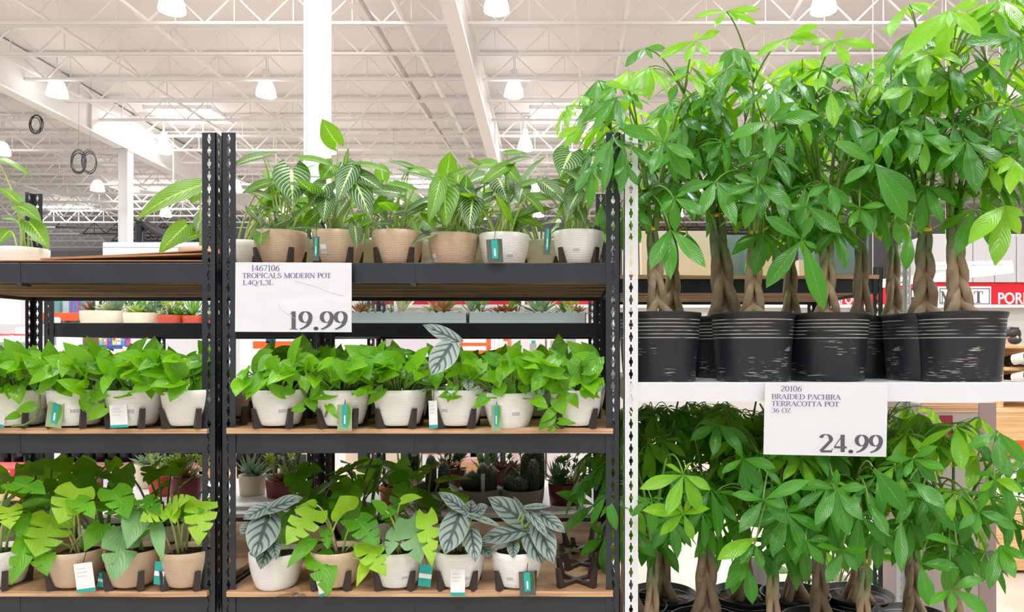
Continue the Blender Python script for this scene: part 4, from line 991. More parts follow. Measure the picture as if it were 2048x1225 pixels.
def card(name,quad,Y,label,m):
    (tl,tr,br,bl)=quad; r=thing(name,P((bl[0]+br[0])/2,(bl[1]+br[1])/2,Y),label,'price sign')
    vs=[P(*q,Y) for q in (tl,tr,br,bl)]; bk=[v+V((0,.0025,0)) for v in vs]
    b=MB(); b.add(vs+bk,[(0,3,2,1),(4,5,6,7),(0,1,5,4),(1,2,6,5),(2,3,7,6),(3,0,4,7)]); b.build('card',m,r,False)
    return r
def glossy(nt,bs):
    n=noise(nt,mapping(nt,objco(nt),(6,6,14)),1.2,2); bump(nt,n,.004,bs)
m_cardw=mat('laminated_white_card',(.74,.74,.78),.22,fn=glossy)
YS=1.793
s1=card('price_sign',((471,525),(703,526),(703,665),(470,664)),YS-.008,'white price card reading 19.99 hanging on the middle rack',m_cardw)
pf=lambda x,y:P(x,y,YS-.0086)
letter(s1,'item_number_lettering','1467106',pf,503,559,530.5,542.5,m_inkp,.105,.045)
letter(s1,'item_name_lettering','TROPICALS MODERN POT',pf,484.5,662,546.5,556.5,m_inkp,.12,.05)
letter(s1,'item_size_lettering','1.4Q/1.3L',pf,485.5,547,560.5,570.5,m_inkp,.11,.05)
letter(s1,'price_lettering','19.99',pf,579.5,695.5,622.5,659.5,m_ink,.165,.04)
# clear plastic sleeve crease
for k in range(2):
    b=MB(); q=[(548,585),(553,605),(566,622),(590,638)] if k==0 else [(590,562),(630,572),(660,585),(690,592)]
    b.tube([P(x,y,YS-.0087) for x,y in q],.0005,5); b.build('sleeve_crease',m_cardw,s1)
s2=card('price_sign',((1530,767),(1776,765.5),(1772.5,914.5),(1527,909.5)),YS-.008,'white price card reading 24.99 hanging on the white rack',m_cardw)
letter(s2,'item_number_lettering','20106',pf,1561.5,1603.5,772,783.5,m_inkp,.105,.045,.01)
letter(s2,'item_name_lettering','BRAIDED PACHIRA',pf,1543.5,1682,788.5,798.5,m_inkp,.12,.05,.012)
letter(s2,'item_name_lettering','TERRACOTTA POT',pf,1543,1678,802.5,812.5,m_inkp,.12,.05,.012)
letter(s2,'item_size_lettering','36 OZ',pf,1543,1582,816.5,826,m_inkp,.11,.05,.01)
letter(s2,'price_lettering','24.99',pf,1638,1766,868.5,905,m_ink,.165,.04,.014)
# ------------------------------------------------------------------ succulents and cacti on the racks behind
def smat(n,c1,c2,t): return leafmat(n,c1,c2,t,c2,4,.2,.05,.05,.2,.5,.15,.0005)
m_s={'blue':smat('blue_green_succulent',hexc(120,150,128),hexc(150,176,150),hexc(140,180,110)),
 'lime':smat('lime_succulent',hexc(150,180,70),hexc(190,206,110),hexc(190,220,60)),
 'green':smat('green_succulent',hexc(86,140,60),hexc(120,170,80),hexc(150,200,40)),
 'rust':smat('rusty_succulent',hexc(130,90,74),hexc(150,130,90),hexc(180,120,70)),
 'pale':smat('pale_succulent',hexc(176,190,150),hexc(200,206,176),hexc(190,210,120)),
 'deep':smat('deep_green_succulent',hexc(44,74,44),hexc(70,104,56),hexc(110,150,40))}
def rosette(mb,c,r,h,R,n=22,wr=.3,spread=1.):
    for i in range(n):
        a=i*2.4+R.uniform(-.1,.1); t=i/n; el=.15+1.15*t**.8; L=r*(1.05-.45*t)*R.uniform(.9,1.1)
        d=V((math.cos(a)*math.cos(el)*spread,math.sin(a)*math.cos(el)*spread,math.sin(el)*h))
        leaf(mb,c+d*L*.05,c+d*L,L*wr,V((-math.cos(a)*math.sin(el),-math.sin(a)*math.sin(el),1)),p_lance,0,.5,-.15,0,1,5,0,R.random())
def sprig(mb,c,h,R,n=9,s=.018,wr=.5):
    for k in range(n):
        a=R.uniform(0,6.3); q=R.uniform(.15,1); tip=c+V((math.cos(a)*h*.55*q,math.sin(a)*h*.5*q,h*R.uniform(.4,1)))
        mb.tube([c,c.lerp(tip,.5)+V((0,0,.004)),tip],.0016,4)
        for j in range(7):
            b=j*1.9; d=V((math.cos(b),math.sin(b),.5+j*.15)).normalized(); leaf(mb,tip-V((0,0,.012*(6-j)/6)),tip-V((0,0,.012*(6-j)/6))+d*s,s*wr,V((0,0,1)),p_lance,0,.3,0,0,1,4,0,R.random())
def bowl(name,px,Y,z,wpx,h,m,label,group,parts,taper=.82,sy=1.):
    x=(px-CX)*Y/FPX; r=wpx*Y/FPX/2; o=thing(name,(x,Y,z),label,'planter',group)
    b=MB(); b.lathe([(r*taper*.96,0),(r*taper,.002),(r*(taper+1)/2*1.01,h*.5),(r,h-.002),(r-.001,h),(r-.005,h),(r-.007,h*.8)],36,sy=sy); b.build('bowl',m,o,True,loc=None) if False else put(b.mesh('bowl',m),'bowl',o)
    b=MB(); b.lathe([(r-.006,h*.84),(r*.5,h*.88),(.003,h*.9)],24,sy=sy,cap=False); put(b.mesh('soil',m_soil),'soil',o)
    R=random.Random(int(px*7+wpx))
    for q in parts:
        kind,dx,dy,s,col=q[:5]; b=MB()
        if kind in('ros','aga','spr','bro') and z>EYE: s*=1.22
        c=V((dx*r,dy*r*sy,h*.87))
        if kind=='ros': rosette(b,c,s,1.,R); put(b.mesh('succulent',m_s[col]),'succulent',o)
        elif kind=='aga': rosette(b,c,s,1.6,R,18,.16,.75); put(b.mesh('succulent',m_s[col]),'succulent',o)
        elif kind=='spr': sprig(b,c,s,R); put(b.mesh('succulent',m_s[col]),'succulent',o)
        elif kind=='bro': sprig(b,c,s,R,7,.03,.6); put(b.mesh('succulent',m_s[col]),'succulent',o)
        elif kind in('col','bal'):
            hh=s if kind=='col' else s*.85; rr=q[5]; n=26; pr=[]
            for i in range(9):
                t=i/8; pr.append((rr*(math.sin(PI*(.5+.5*t))**.6 if kind=='col' else math.sin(PI*(.18+.82*t))**.75) if t<1 else .0005, hh*(t**.8 if kind=='col' else t)))
            if kind=='col': pr=[(rr*.9,0),(rr,hh*.2),(rr,hh*.6),(rr*.93,hh*.78),(rr*.72,hh*.9),(rr*.4,hh*.97),(.0005,hh)]
            vs=[];fs=[]
            for rr_,z_ in pr:
                for k in range(n): 
                    a=2*PI*k/n; q_=rr_*(1+.07*(1 if k%2 else -1)); vs.append((c.x+q_*math.cos(a),c.y+q_*math.sin(a),c.z+z_))
            for i in range(len(pr)-1):
                for k in range(n): fs.append((i*n+k,i*n+(k+1)%n,(i+1)*n+(k+1)%n,(i+1)*n+k))
            b.add(vs,fs); pt=put(b.mesh('cactus',m_cact),'cactus',o)
            sp=MB()
            for i in range(340):
                a=R.uniform(0,2*PI); j=R.uniform(0,len(pr)-1.01); ii=int(j); f=j-ii
                q_=pr[ii][0]*(1-f)+pr[ii+1][0]*f; z_=pr[ii][1]*(1-f)+pr[ii+1][1]*f
                p0=c+V((q_*math.cos(a),q_*math.sin(a),z_)); d=V((math.cos(a),math.sin(a),.3+.8*z_/hh)).normalized()*.011; t_=V((-math.sin(a),math.cos(a),0))*.001
                sp.add([p0-t_,p0+t_,p0+d],[(0,1,2)])
            put(sp.mesh('spines',m_spine if col!='rust' else m_spiner),'spines',pt)
        elif kind=='tag':
            b.bbox((c.x-.007,c.y-.001,c.z-.01),(c.x+.007,c.y+.001,c.z+s),.0008); put(b.mesh('plant_label',m_paper),'plant_label',o)
    return o
m_cact=mat('dark_cactus_skin',hexc(46,66,44),.7); m_spine=mat('pale_cactus_spines',hexc(200,196,176),.6); m_spiner=mat('rust_cactus_spines',hexc(150,80,44),.6)
m_cream=mat('cream_ceramic',hexc(232,222,200),.4); m_terra=mat('terracotta',hexc(196,78,52),.6); m_burg=mat('burgundy_ceramic',hexc(112,34,42),.35); m_grey=mat('taupe_ceramic',hexc(150,140,130),.5)
z2=Z2T-.0012; GS='succulent bowls on the high rear shelf'
bowl('succulent_bowl',217,2.82,z2,98,.053,m_cream,'wide cream bowl of aloe on the rear shelf, leftmost of the rear bowls',GS,[('aga',-.45,0,.06,'deep'),('ros',-.7,.1,.06,'rust'),('spr',.75,.3,.06,'green'),('ros',.2,-.4,.05,'pale'),('aga',.5,-.2,.085,'blue'),('ros',.1,.3,.05,'rust'),('tag',-.2,-.4,.05,'')],.95)
bowl('succulent_bowl',284,2.78,z2,66,.045,m_cream,'smaller cream bowl of pale rosettes beside the wide aloe bowl',GS,[('ros',-.4,-.1,.05,'pale'),('ros',0,-.4,.045,'lime'),('spr',.7,.2,.06,'blue'),('ros',.45,.1,.055,'blue'),('aga',0,.4,.06,'green')],.95)
bowl('succulent_bowl',341,2.76,z2,48,.036,m_terra,'terracotta bowl of lime and pale succulents, left of the twin posts',GS,[('ros',-.5,-.3,.035,'pale'),('spr',.2,0,.07,'lime'),('spr',-.2,.3,.06,'lime'),('ros',.5,.3,.05,'green')],.93)
bowl('succulent_bowl',386,2.77,z2,40,.034,m_terra,'small terracotta bowl of green spiky succulent, right against the twin posts',GS,[('aga',.1,-.1,.07,'green'),('ros',-.5,.3,.04,'blue')],.93)
bowl('succulent_bowl',424,2.8,z2,40,.034,m_terra,'terracotta bowl glimpsed between and behind the twin posts',GS,[('ros',0,0,.06,'blue')],.93)
for i,(px,Y,ps,lab) in enumerate(((720,2.8,[('ros',0,0,.06,'rust'),('aga',.3,.2,.05,'deep')],'rusty rosette pot just right of the price card'),
 (790,2.8,[('bro',-.3,0,.075,'green'),('aga',.6,0,.09,'pale'),('tag',.15,-.4,.06,'')],'leafy pot with a white plant label, below the rail seam'),
 (880,2.8,[('ros',-.6,0,.05,'pale'),('ros',.1,-.1,.075,'rust'),('spr',.6,.2,.05,'green')],'pot with a rust-tipped rosette, above the tall silver plant'),
 (950,2.8,[('aga',-.3,0,.08,'blue'),('spr',.5,-.1,.05,'green')],'pot of blue aloe over the tray seam'),
 (1000,2.85,[('ros',0,0,.05,'rust'),('ros',.5,.3,.06,'rust')],'pot of small rusty rosettes right of the tray seam'),
 (1035,2.8,[('bro',0,0,.07,'green'),('tag',.5,-.3,.06,'')],'leafy green pot with white plant label in the rear tray'),
 (1080,2.8,[('ros',0,0,.085,'blue'),('aga',.1,.1,.07,'blue')],'grey-green spiky rosette pot, largest rosette of the rear tray'),
 (1140,2.8,[('ros',0,-.3,.05,'pale'),('spr',0,.2,.075,'lime'),('ros',.6,.2,.05,'rust'),('aga',-.6,0,.05,'deep')],'mixed succulent pot at the right end of the rear tray'))):
    bowl('succulent_pot',px,Y,z2+.004,46,.04,m_terra,'terracotta succulent pot: '+lab,'succulents in the rear grey tray',ps,.85)
m_tray=mat('grey_plastic_tray',hexc(150,160,156),.4)
for i,(px0,px1) in enumerate(((690,934),(937,1172))):
    Y=2.68; x0=xf(px0,Y); x1=xf(px1,Y); o=thing('plant_tray',((x0+x1)/2,Y,z2),('left','right')[i]+' grey plastic tray holding succulents on the rear shelf','tray')
    b=MB()
    b.box((x0,Y,z2),(x1,Y+.3,z2+.003))
    for a,c in (((x0,Y,z2),(x1,Y+.003,z2+.042)),((x0,Y+.297,z2),(x1,Y+.3,z2+.042)),((x0,Y,z2),(x0+.003,Y+.3,z2+.042)),((x1-.003,Y,z2),(x1,Y+.3,z2+.042))): b.box(a,c)
    for k in range(16):
        xx=x0+(x1-x0)*(k+.5)/16; b.bbox((xx-.009,Y-.0005,z2+.04),(xx+.009,Y+.0035,z2+.046),.001)
    b.build('tray',m_tray,o,False)
zc=Z2L+.0135; GC='cactus and succulent pots on the low rear shelf'
def cb(px,Y,w,h,m,lab,ps,t=.9): bowl('cactus_pot',px,Y,zc,w,h,m,lab,GC,ps,t)
cb(868,2.74,88,.066,m_grey,'grey cactus bowl with one tall column, left of three',[('col',-.1,-.2,.135,'',.02),('col',.42,.2,.1,'',.022),('bal',.55,-.35,.062,'rust',.036),('bal',-.4,-.45,.045,'',.034)])
cb(960,2.74,86,.066,m_grey,'grey cactus bowl with a label stuck in front, middle of three',[('col',.15,-.2,.1,'',.022),('col',.45,.1,.085,'rust',.026),('bal',-.35,0,.085,'rust',.045),('tag',.2,-.55,.07,'')])
cb(1045,2.74,88,.066,m_grey,'grey cactus bowl with fuzzy orange balls, right of three',[('bal',-.15,-.3,.058,'',.036),('bal',-.5,.1,.08,'rust',.032),('bal',-.55,.45,.1,'rust',.034),('col',.52,-.15,.115,'',.02),('col',.2,.4,.14,'',.026),('col',.7,.35,.17,'',.024)])
cb(1135,2.78,78,.08,m_burg,'burgundy pot of dark rosettes at the right end of the low rear shelf',[('ros',-.4,-.2,.07,'deep'),('ros',.35,-.2,.06,'rust'),('bro',-.1,.2,.1,'green'),('spr',.5,.3,.1,'deep'),('aga',-.6,.3,.09,'blue')])
cb(905,3.0,56,.095,m_burg,'burgundy pot of leafy succulents behind the left cactus bowl',[('spr',-.3,0,.1,'deep'),('bro',.4,0,.08,'deep'),('ros',-.6,.3,.09,'rust')])
cb(985,3.0,58,.09,m_burg,'burgundy pot of spiky aloe and jade behind the middle cactus bowl',[('aga',-.6,-.2,.1,'blue'),('bro',-.1,.2,.11,'green'),('ros',.6,0,.08,'rust'),('bro',.6,.4,.12,'deep')])
cb(1050,3.02,70,.09,m_cream,'cream pot of brown rosettes behind the right cactus bowl',[('ros',-.7,0,.08,'rust'),('spr',-.1,.2,.1,'rust'),('bro',.8,.1,.1,'green')])
cb(790,2.78,60,.07,m_terra,'dark terracotta pot of small cacti with a pale fuzzy head, below the rail seam',[('bal',-.3,0,.075,'',.03),('aga',.2,-.3,.08,'deep'),('bal',.1,.1,.085,'rust',.024)])
cb(822,2.95,46,.09,m_cream,'cream pot with a single cactus column and blue spikes, near the rail seam',[('col',.2,0,.12,'',.022),('aga',-.6,.1,.09,'blue'),('spr',.5,.5,.11,'lime')])
cb(505,2.95,52,.08,m_cream,'cream pot of grey-green succulent right beside the twin posts',[('aga',-.2,0,.1,'blue'),('ros',.3,0,.09,'blue')])
cb(562,2.9,58,.07,m_burg,'burgundy bowl of lime and purple succulents on the low rear shelf',[('ros',0,-.2,.06,'rust'),('bro',-.4,.2,.1,'lime'),('tag',.1,.1,.1,''),('spr',.7,.1,.1,'deep')])
cb(585,3.1,56,.08,m_cream,'cream pot of bushy green succulent next to the rear rack post',[('spr',0,0,.12,'green'),('spr',.3,.2,.13,'deep')])
cb(330,2.95,60,.08,m_terra,'pot of yellow-green stonecrop behind the lowest left shelf',[('spr',-.3,0,.09,'lime'),('spr',.4,0,.08,'green')])
cb(372,2.85,60,.09,m_burg,'pot of frilly red and lime succulents left of the twin posts, low rear shelf',[('ros',-.2,0,.09,'rust'),('bro',.4,.1,.11,'lime'),('spr',0,.3,.12,'green')])
cb(295,3.1,46,.1,m_cream,'cream pot of frosty blue succulent behind the lowest left shelf',[('ros',0,0,.09,'blue'),('spr',.4,.2,.1,'blue')])
for i,(x0,x1,Y) in enumerate(((470,650,2.66),(895,1172,2.66),(250,420,2.66))):
    xa,xb=xf(x0,Y),xf(x1,Y); o=MB(); o.bbox((xa,Y-.0,zc-.0005),(xb,Y+.005,zc+.012),.001); o.box((xa,Y+.005,zc-.0005),(xb,Y+.03,zc+.001))
    tag(o.build('shelf_edge_strip',m_wht,None,False),'white edge strip on the low rear shelf, '+('beside the twin posts','under the cactus bowls','behind the left rack')[i],'shelf edge')
# ---- planters on the rear shelf behind the trees
def planter(px0,px1,py0,py1,Y,m,label,taper=.9,n=4,top=True,cat='planter',name='planter',d=None):
    a=P(px0,py0,Y); c=P(px1,py1,Y); w=(c.x-a.x)/2; cx=(a.x+c.x)/2; h=a.z-c.z; o=thing(name,(cx,Y+ (d or w),c.z),label,cat)
    b=MB()
    if n==4:
        q=lambda s,z:[(-s,-(d or w)*s/w,z),(s,-(d or w)*s/w,z),(s,(d or w)*s/w,z),(-s,(d or w)*s/w,z)]
        t=.006; vs=q(w*taper,0)+q(w,h)+q(w-t,h)+q(w*taper-t,h*.1); fs=[(3,2,1,0)]+[(k+i,k+(i+1)%4,k+4+(i+1)%4,k+4+i) for k in(0,4,8) for i in range(4)]+[(12,13,14,15)]
        b.add(vs,fs); put(b.mesh('planter_body',m,(0,0,0),False),'planter_body',o)
    else:
        b.lathe([(w*taper*.95,0),(w*taper,.004),(w,h-.004),(w-.002,h),(w-.01,h),(w*taper-.008,h*.12)],40); put(b.mesh('planter_body',m),'planter_body',o)
    return o
z5=EYE+.258
m_bin=mat('clear_plastic_bin',hexc(150,176,178),.25,trans=.55)
pyb=lambda Y,z: CY-(z-EYE)*FPX/Y
for (a,c,t,Y,m,l,tp) in ((1282,1424,462,2.72,m_cream,'large cream square planter on the rear shelf behind the slotted white post',.97),(1430,1500,470,2.8,m_bin,'clear bluish plastic bin left of the thick leaning trunk',1.),(1505,1545,480,2.74,m_cream,'narrow cream planter behind the middle tree trunk',.95),(1598,1626,520,2.74,m_cream,'low cream planter left of the clear plastic bin',.95),(1630,1738,466,2.72,m_bin,'large clear bluish plastic bin at the right end of the rear shelf',.97),(1246,1276,470,2.8,m_cream,'cream planter seen between the black and white posts',.95)):
    planter(a,c,t,pyb(Y,z5),Y,m,l,tp)
zf5=EYE-1.107
def plant_in(o,h,r,m,R,n=9,size=.2):
    f,s=bush(o,None,world_loc(o)+V((0,0,h)),R,n,r,.25,size,p_lance,0,.1,1.2,.35,8,.003,.2); f.build('foliage',m,o); s.build('leaf_stalks',m_gstem,o)
o=planter(1640,1712,1166,pyb(2.75,zf5),2.75,m_cream,'round cream planter on the floor-level rear shelf under the card',.9,40); plant_in(o,.14,.1,m_pach,random.Random(3))
o=planter(1500,1556,1118,pyb(2.8,zf5),2.8,mat('grey_planter',hexc(170,172,170),.4),'round grey planter behind the green-tied trunk',.9,40)
o=planter(1385,1440,690,780,2.75,m_pach if False else mat('white_crate',hexc(214,208,200),.5),'pale carton between two black pots on the rear rack',1.)
# ------------------------------------------------------------------ the store behind
def crate(name,px0,py0,px1,py1,Y,d,m,label,cat='box',extra=None,group=None,r=.006):
    a=P(px0,py0,Y); c=P(px1,py1,Y); o=thing(name,((a.x+c.x)/2,Y+d/2,c.z),label,cat,group)
    b=MB(); b.bbox((a.x,Y,c.z),(c.x,Y+d,a.z),min(r,(c.x-a.x)*.2,(a.z-c.z)*.2)); b.build('carton',m,o,False)
    for (n,u0,v0,u1,v1,mm) in (extra or ()):
        b=MB(); x0=a.x+(c.x-a.x)*u0; x1=a.x+(c.x-a.x)*u1; z1=a.z-(a.z-c.z)*v0; z0=a.z-(a.z-c.z)*v1
        b.bbox((x0,Y-.003,z0),(x1,Y-.0005,z1),.0008); b.build(n,mm,o,False)
    return o
m_mar=mat('maroon_print',hexc(116,50,58),.5); m_gold2=mat('gold_print',hexc(206,170,96),.5); m_silv=mat('silver_bowl_print',hexc(214,212,222),.5); m_crm=mat('cream_carton',hexc(232,214,186),.6)
m_redb=mat('red_carton',hexc(210,52,60),.5); m_pink=mat('pink_carton',hexc(240,190,196),.5); m_org=mat('orange_carton',hexc(240,96,40),.5); m_ltg=mat('pale_grey_panel',hexc(214,214,218),.5); m_pine=mat('pine_wood',hexc(228,188,136),.6,fn=mottled(hexc(234,196,146),hexc(206,160,108),6,(.4,4,12),4))
# wine display behind the left rack
YW=4.2; zt1=P(0,985,YW).z
def table(name,px0,px1,Y,d,z,m,label):
    x0,x1=xf(px0,Y),xf(px1,Y); o=thing(name,((x0+x1)/2,Y+d/2,0),label,'display table')
    b=MB(); b.bbox((x0,Y,z-.05),(x1,Y+d,z),.01); b.build('table_top',m,o,False)
    for xx in (x0+.05,(x0+x1)/2,x1-.05):
        for yy in (Y+.06,Y+d-.06):
            b=MB(); b.bbox((xx-.04,yy-.04,0),(xx+.04,yy+.04,z-.05),.005); b.build('leg',m,o,False)
    return o
table('display_table',-120,470,YW,.9,zt1,m_pine,'wooden display table carrying wine cases behind the left rack')
cs=[(-70,30,'r'),(30,86,'m'),(86,142,'s'),(142,178,'s'),(180,204,'m'),(205,244,'s'),(245,290,'k'),(292,345,'m'),(346,420,'s')]
for i,(a,c,t) in enumerate(cs):
    ex={'m':[('gold_band',.2,.2,.75,.3,m_gold2),('white_print',.1,.72,.6,.86,m_paper)],'s':[('silver_print',.05,.12,.95,.95,m_silv),('gold_corner',.7,0,1,.4,m_gold2)],'k':[('dark_print',.1,.2,.4,.7,m_dark),('white_print',.5,.4,.9,.55,m_paper)],'r':[('pale_print',.0,.1,.9,.5,m_silv)]}[t]
    crate('wine_case',a,937,c,985,YW,.22,m_mar if t!='r' else m_redb,'wine case with %s front, %s on the rear table'%({'m':'maroon','s':'silver bowl','k':'dark diamond','r':'red and white'}[t],('far left','second from the left','third from the left','fourth from the left','fifth, narrow','sixth from the left','seventh from the left','eighth from the left','last, near the twin posts')[i]),'wine case',ex,'wine cases behind the left rack')
def bottle_mesh():
    b=MB(); b.lathe([(.034,0),(.037,.004),(.037,.19),(.033,.21),(.0155,.235),(.0145,.28),(.0155,.283),(.0155,.3),(.013,.302)],16); return b
m_btl=mat('dark_wine_glass',hexc(14,16,16),.1); m_lab=mat('bottle_label',hexc(228,226,222),.5); m_foil=mat('red_foil',hexc(190,40,44),.35)
me_b=bottle_mesh().mesh('bottle',m_btl)
b=MB(); b.lathe([(.0376,.06),(.0376,.15)],16,cap=False); me_bl=b.mesh('label',m_lab)
b=MB(); b.lathe([(.0152,.236),(.0162,.262),(.0166,.301),(.003,.3035)],12); me_bf=b.mesh('foil_cap',m_foil)
b=MB(); b.lathe([(.0152,.236),(.0162,.262),(.0166,.301),(.003,.3035)],12); me_bk=b.mesh('foil_cap',mat('black_foil',hexc(30,30,34),.3))
def bottle(loc,label,group,red=False,rot=None,lab=True):
    o=thing('wine_bottle',loc,label,'wine bottle',group)
    for me,n in ((me_b,'glass_body'),(me_bl,'label') if lab else (me_b,None),(me_bf if red else me_bk,'foil_cap')):
        if n: put(me,n,o)
    if rot: o.rotation_euler=rot
    return o
for i in range(22):
    px=-60+i*24; bottle((xf(px,4.55),4.55,zt1),'dark wine bottle standing behind the row of wine cases','bottles behind the wine cases',i>15 or i<4,None,False)
for i,(a,c) in enumerate(((-20,26),(150,196),(262,290),(312,338),(376,412))):
    crate('shelf_box',a,868,c,915,5.14,.3,(m_redb,m_dark,m_crm,m_redb,m_redb)[i],('red box at the left edge','black box','small cream box','red patterned box left','red patterned box right')[i]+' above the wine bottles','box',[('print',.1,.5,.9,.9,(m_pink,m_gold2,m_dark,m_org,m_org)[i])])
table('display_table',-60,470,5.12,.4,P(0,915,5.14).z,m_dkst,'dark shelf table above the wine bottles behind the left rack')
# cases behind the middle rack
zt2=P(0,985,4.3).z
table('display_table',478,1045,4.3,.9,zt2,m_pine,'wooden display table behind the cactus bowls')
for i,(a,c,y0,m,ex,l) in enumerate(((584,618,880,m_crm,[('dark_print',.15,.28,.85,.62,m_dark)],'cream case with a black motif left of the rear rack post'),
 (690,742,880,m_crm,[('dark_print',.5,.25,.9,.5,m_dark)],'cream case behind the split-leaf plant'),(745,795,884,m_crm,[('dark_print',.1,.25,.5,.5,m_dark)],'cream case right of the rear rack posts'),
 (797,842,880,m_crm,[('dark_print',.1,.2,.5,.5,m_dark),('dark_print',.55,.2,.95,.5,m_dark)],'cream case with two black motifs'),
 (844,898,905,m_paper,[('grey_print',.2,.25,.8,.32,mat_lines),('orange_edge',0,0,1,.04,m_org)],'white case behind the left cactus bowl'),
 (903,961,880,m_pink,[('pink_band',0,.15,1,.38,m_pink),('tan_print',.05,.42,.95,.9,mat('photo_print',hexc(222,168,140),.5,fn=pic(hexc(226,170,140),hexc(200,140,110),hexc(190,160,90)))),('barcode_print',.65,.25,.95,.33,mat_lines)],'pink case with a tan picture behind the middle cactus bowl'),
 (965,1014,880,m_paper,[('dark_print',.08,.18,.3,.5,m_dark),('dark_print',.4,.18,.62,.5,m_dark),('dark_print',.72,.18,.94,.5,m_dark),('orange_print',.1,.82,.9,.98,mat('amber_print',hexc(170,104,60),.5))],'white case with three black bottle shapes'))):
    crate('wine_case',a,y0,c,985,4.3,.3,m,l,'wine case',ex,'cases behind the middle rack')
for i in range(6):
    bottle((xf(486+i*17,4.5),4.5,zt2),'dark wine bottle with a red cap behind the pots beside the twin posts','red-capped bottles behind the middle rack',True,None,False)
crate('shelf_box',484,872,560,922,5.24,.3,m_redb,'red patterned box over the red-capped bottles','box',[('orange_print',.05,.6,.3,.9,m_org),('pink_print',.4,.65,.8,.9,m_pink)])
table('display_table',484,580,5.22,.4,P(0,922,5.24).z,m_dkst,'dark shelf table over the red-capped bottles')
# things seen just above the pothos, at mid distance
def stack(spec):
    for (n,a,y0,c,y1,Y,d,m,l,ex) in spec: crate(n,a,y0,c,y1,Y,d,m,l,'display',ex)
fl=lambda Y: CY+EYE*FPX/Y
stack([('display_block',921,676,977,fl(7),7,.5,m_org,'orange and white merchandise block behind the pothos',[('white_print',.08,.005,.92,.03,m_paper),('white_print',.08,.05,.92,.075,m_paper)]),
 ('display_block',1006,676,1016,fl(7.1),7.1,.4,m_org,'narrow orange merchandise column',[('white_print',.1,.02,.9,.05,m_paper)]),
 ('display_cabinet',1022,672,1090,fl(7.6),7.6,.6,m_ltg,'pale grey cabinet behind the pothos, left of two',[('dark_panel',.55,.05,.75,.5,m_tray),('teal_dot',.6,.03,.72,.05,m_teal)]),
 ('display_cabinet',1094,672,1176,fl(7.6),7.6,.6,m_ltg,'pale grey cabinet behind the pothos, right of two',[('dark_panel',.08,.03,.25,.5,m_tray),('dark_panel',.45,.01,.7,.3,m_tray)]),
 ('store_counter',786,672,905,fl(6.5),6.5,.2,mat('lavender_grey_panel',hexc(206,200,210),.5),'lavender grey panel behind the silver plant',[('grey_band',0,.3,1,.34,m_tray)]),
 ('store_counter',622,674,742,fl(6.8),6.8,.25,m_paper,'white counter behind the middle pothos',[('tan_print',.08,.0,.4,.05,m_pine)]),
 ('store_counter',480,676,610,fl(6.6),6.6,.25,m_paper,'white counter with an orange stripe under the price card',[('orange_stripe',.2,.02,1,.06,m_org),('blue_dot',.4,.0,.55,.03,mat('navy_print',hexc(50,60,140),.5))]),
 ('chest_freezer',262,676,335,fl(6.5),6.5,.7,m_ltg,'pale grey chest freezer behind the left pothos',[('lid_band',0,0,1,.03,m_paper)]),
 ('store_counter',-40,672,62,fl(5.6),5.6,.6,m_paper,'white counter at the left edge under the red packs',[('price_strip',.05,.03,.95,.05,m_tray)])])
for i in range(6):
    crate('snack_pack',-30+i*15.5,668 if i%2 else 670,-15.5+i*15.5,684,5.65,.12,m_redb,'red snack pack on the white counter at the left edge','pack',[('white_print',.2,.2,.8,.5,m_paper)],'red snack packs')
    o=C.objects[-1]
for i in range(3):
    o=thing('white_bottle',(xf(985+i*9,7.05),7.05,P(0,699,7.05).z),'white spray bottle beside the orange merchandise block','bottle','white bottles by the orange block')
    b=MB(); b.lathe([(.02,0),(.022,.02),(.022,.08),(.008,.12),(.007,.15)],12); put(b.mesh('bottle_body',m_paper),'bottle_body',o)
    b=MB(); b.lathe([(.009,.148),(.009,.175),(.003,.177)],10); put(b.mesh('cap',m_tray),'cap',o)
crate('store_counter',980,699,1006,fl(7.05),6.98,.16,m_paper,'white stand under the white bottles','display',[('grey_band',0,.02,1,.04,m_tray)])
crate('store_counter',-30,592,40,648,7.5,.3,m_ltg,'big pale grey panel at the left edge under the upper shelf','panel',[('pink_band',0,0,.35,.1,m_pink),('white_notice',.5,.62,.9,1.1,m_paper)])
crate('store_counter',-30,648,72,fl(7.5),7.45,.4,mat('light_grey_counter',hexc(196,194,196),.5),'light grey counter at the left edge','counter',[('white_notice',.6,.02,.82,.09,m_paper)])
crate('notice_board',101,635,115,fl(4.0),4.0,.03,m_paper,'white notice board between the two left rear posts','notice',[('grey_print',.1,.05,.8,.09,m_tray)])
# pallet rack far left with boxes on orange beams
YQ=11.
o=thing('pallet_rack',(xf(60,YQ),YQ,0),'teal and orange pallet rack far behind the left rack','pallet rack')
m_tealst=mat('teal_steel',hexc(96,150,146),.5); m_orst=mat('orange_steel',hexc(236,88,34),.5)
for px in (40,66,112,170,258):
    for dy in (0,.9):
        b=MB(); p=P(px,0,YQ); b.bbox((p.x-.05,YQ+dy,0),(p.x+.05,YQ+dy+.08,2.3),.006); b.build('upright',m_tealst,o,False)
for py in (634,692):
    for dy in (-.04,.98):
        b=MB(); z=P(0,py,YQ).z; b.bbox((xf(40,YQ),YQ+dy,z-.06),(xf(262,YQ),YQ+dy+.04,z+.06),.006); b.build('beam_bar',m_orst,o,False)
b=MB(); z=P(0,626,YQ).z; b.bbox((xf(40,YQ),YQ,z-.03),(xf(262,YQ),YQ+.98,z-.001),.004); b.build('deck',m_pine,o,False)
m_blue=mat('blue_carton',hexc(88,120,190),.5); m_dusty=mat('dusty_pink_carton',hexc(200,170,166),.5); m_aqua=mat('pale_aqua_carton',hexc(190,214,216),.5)
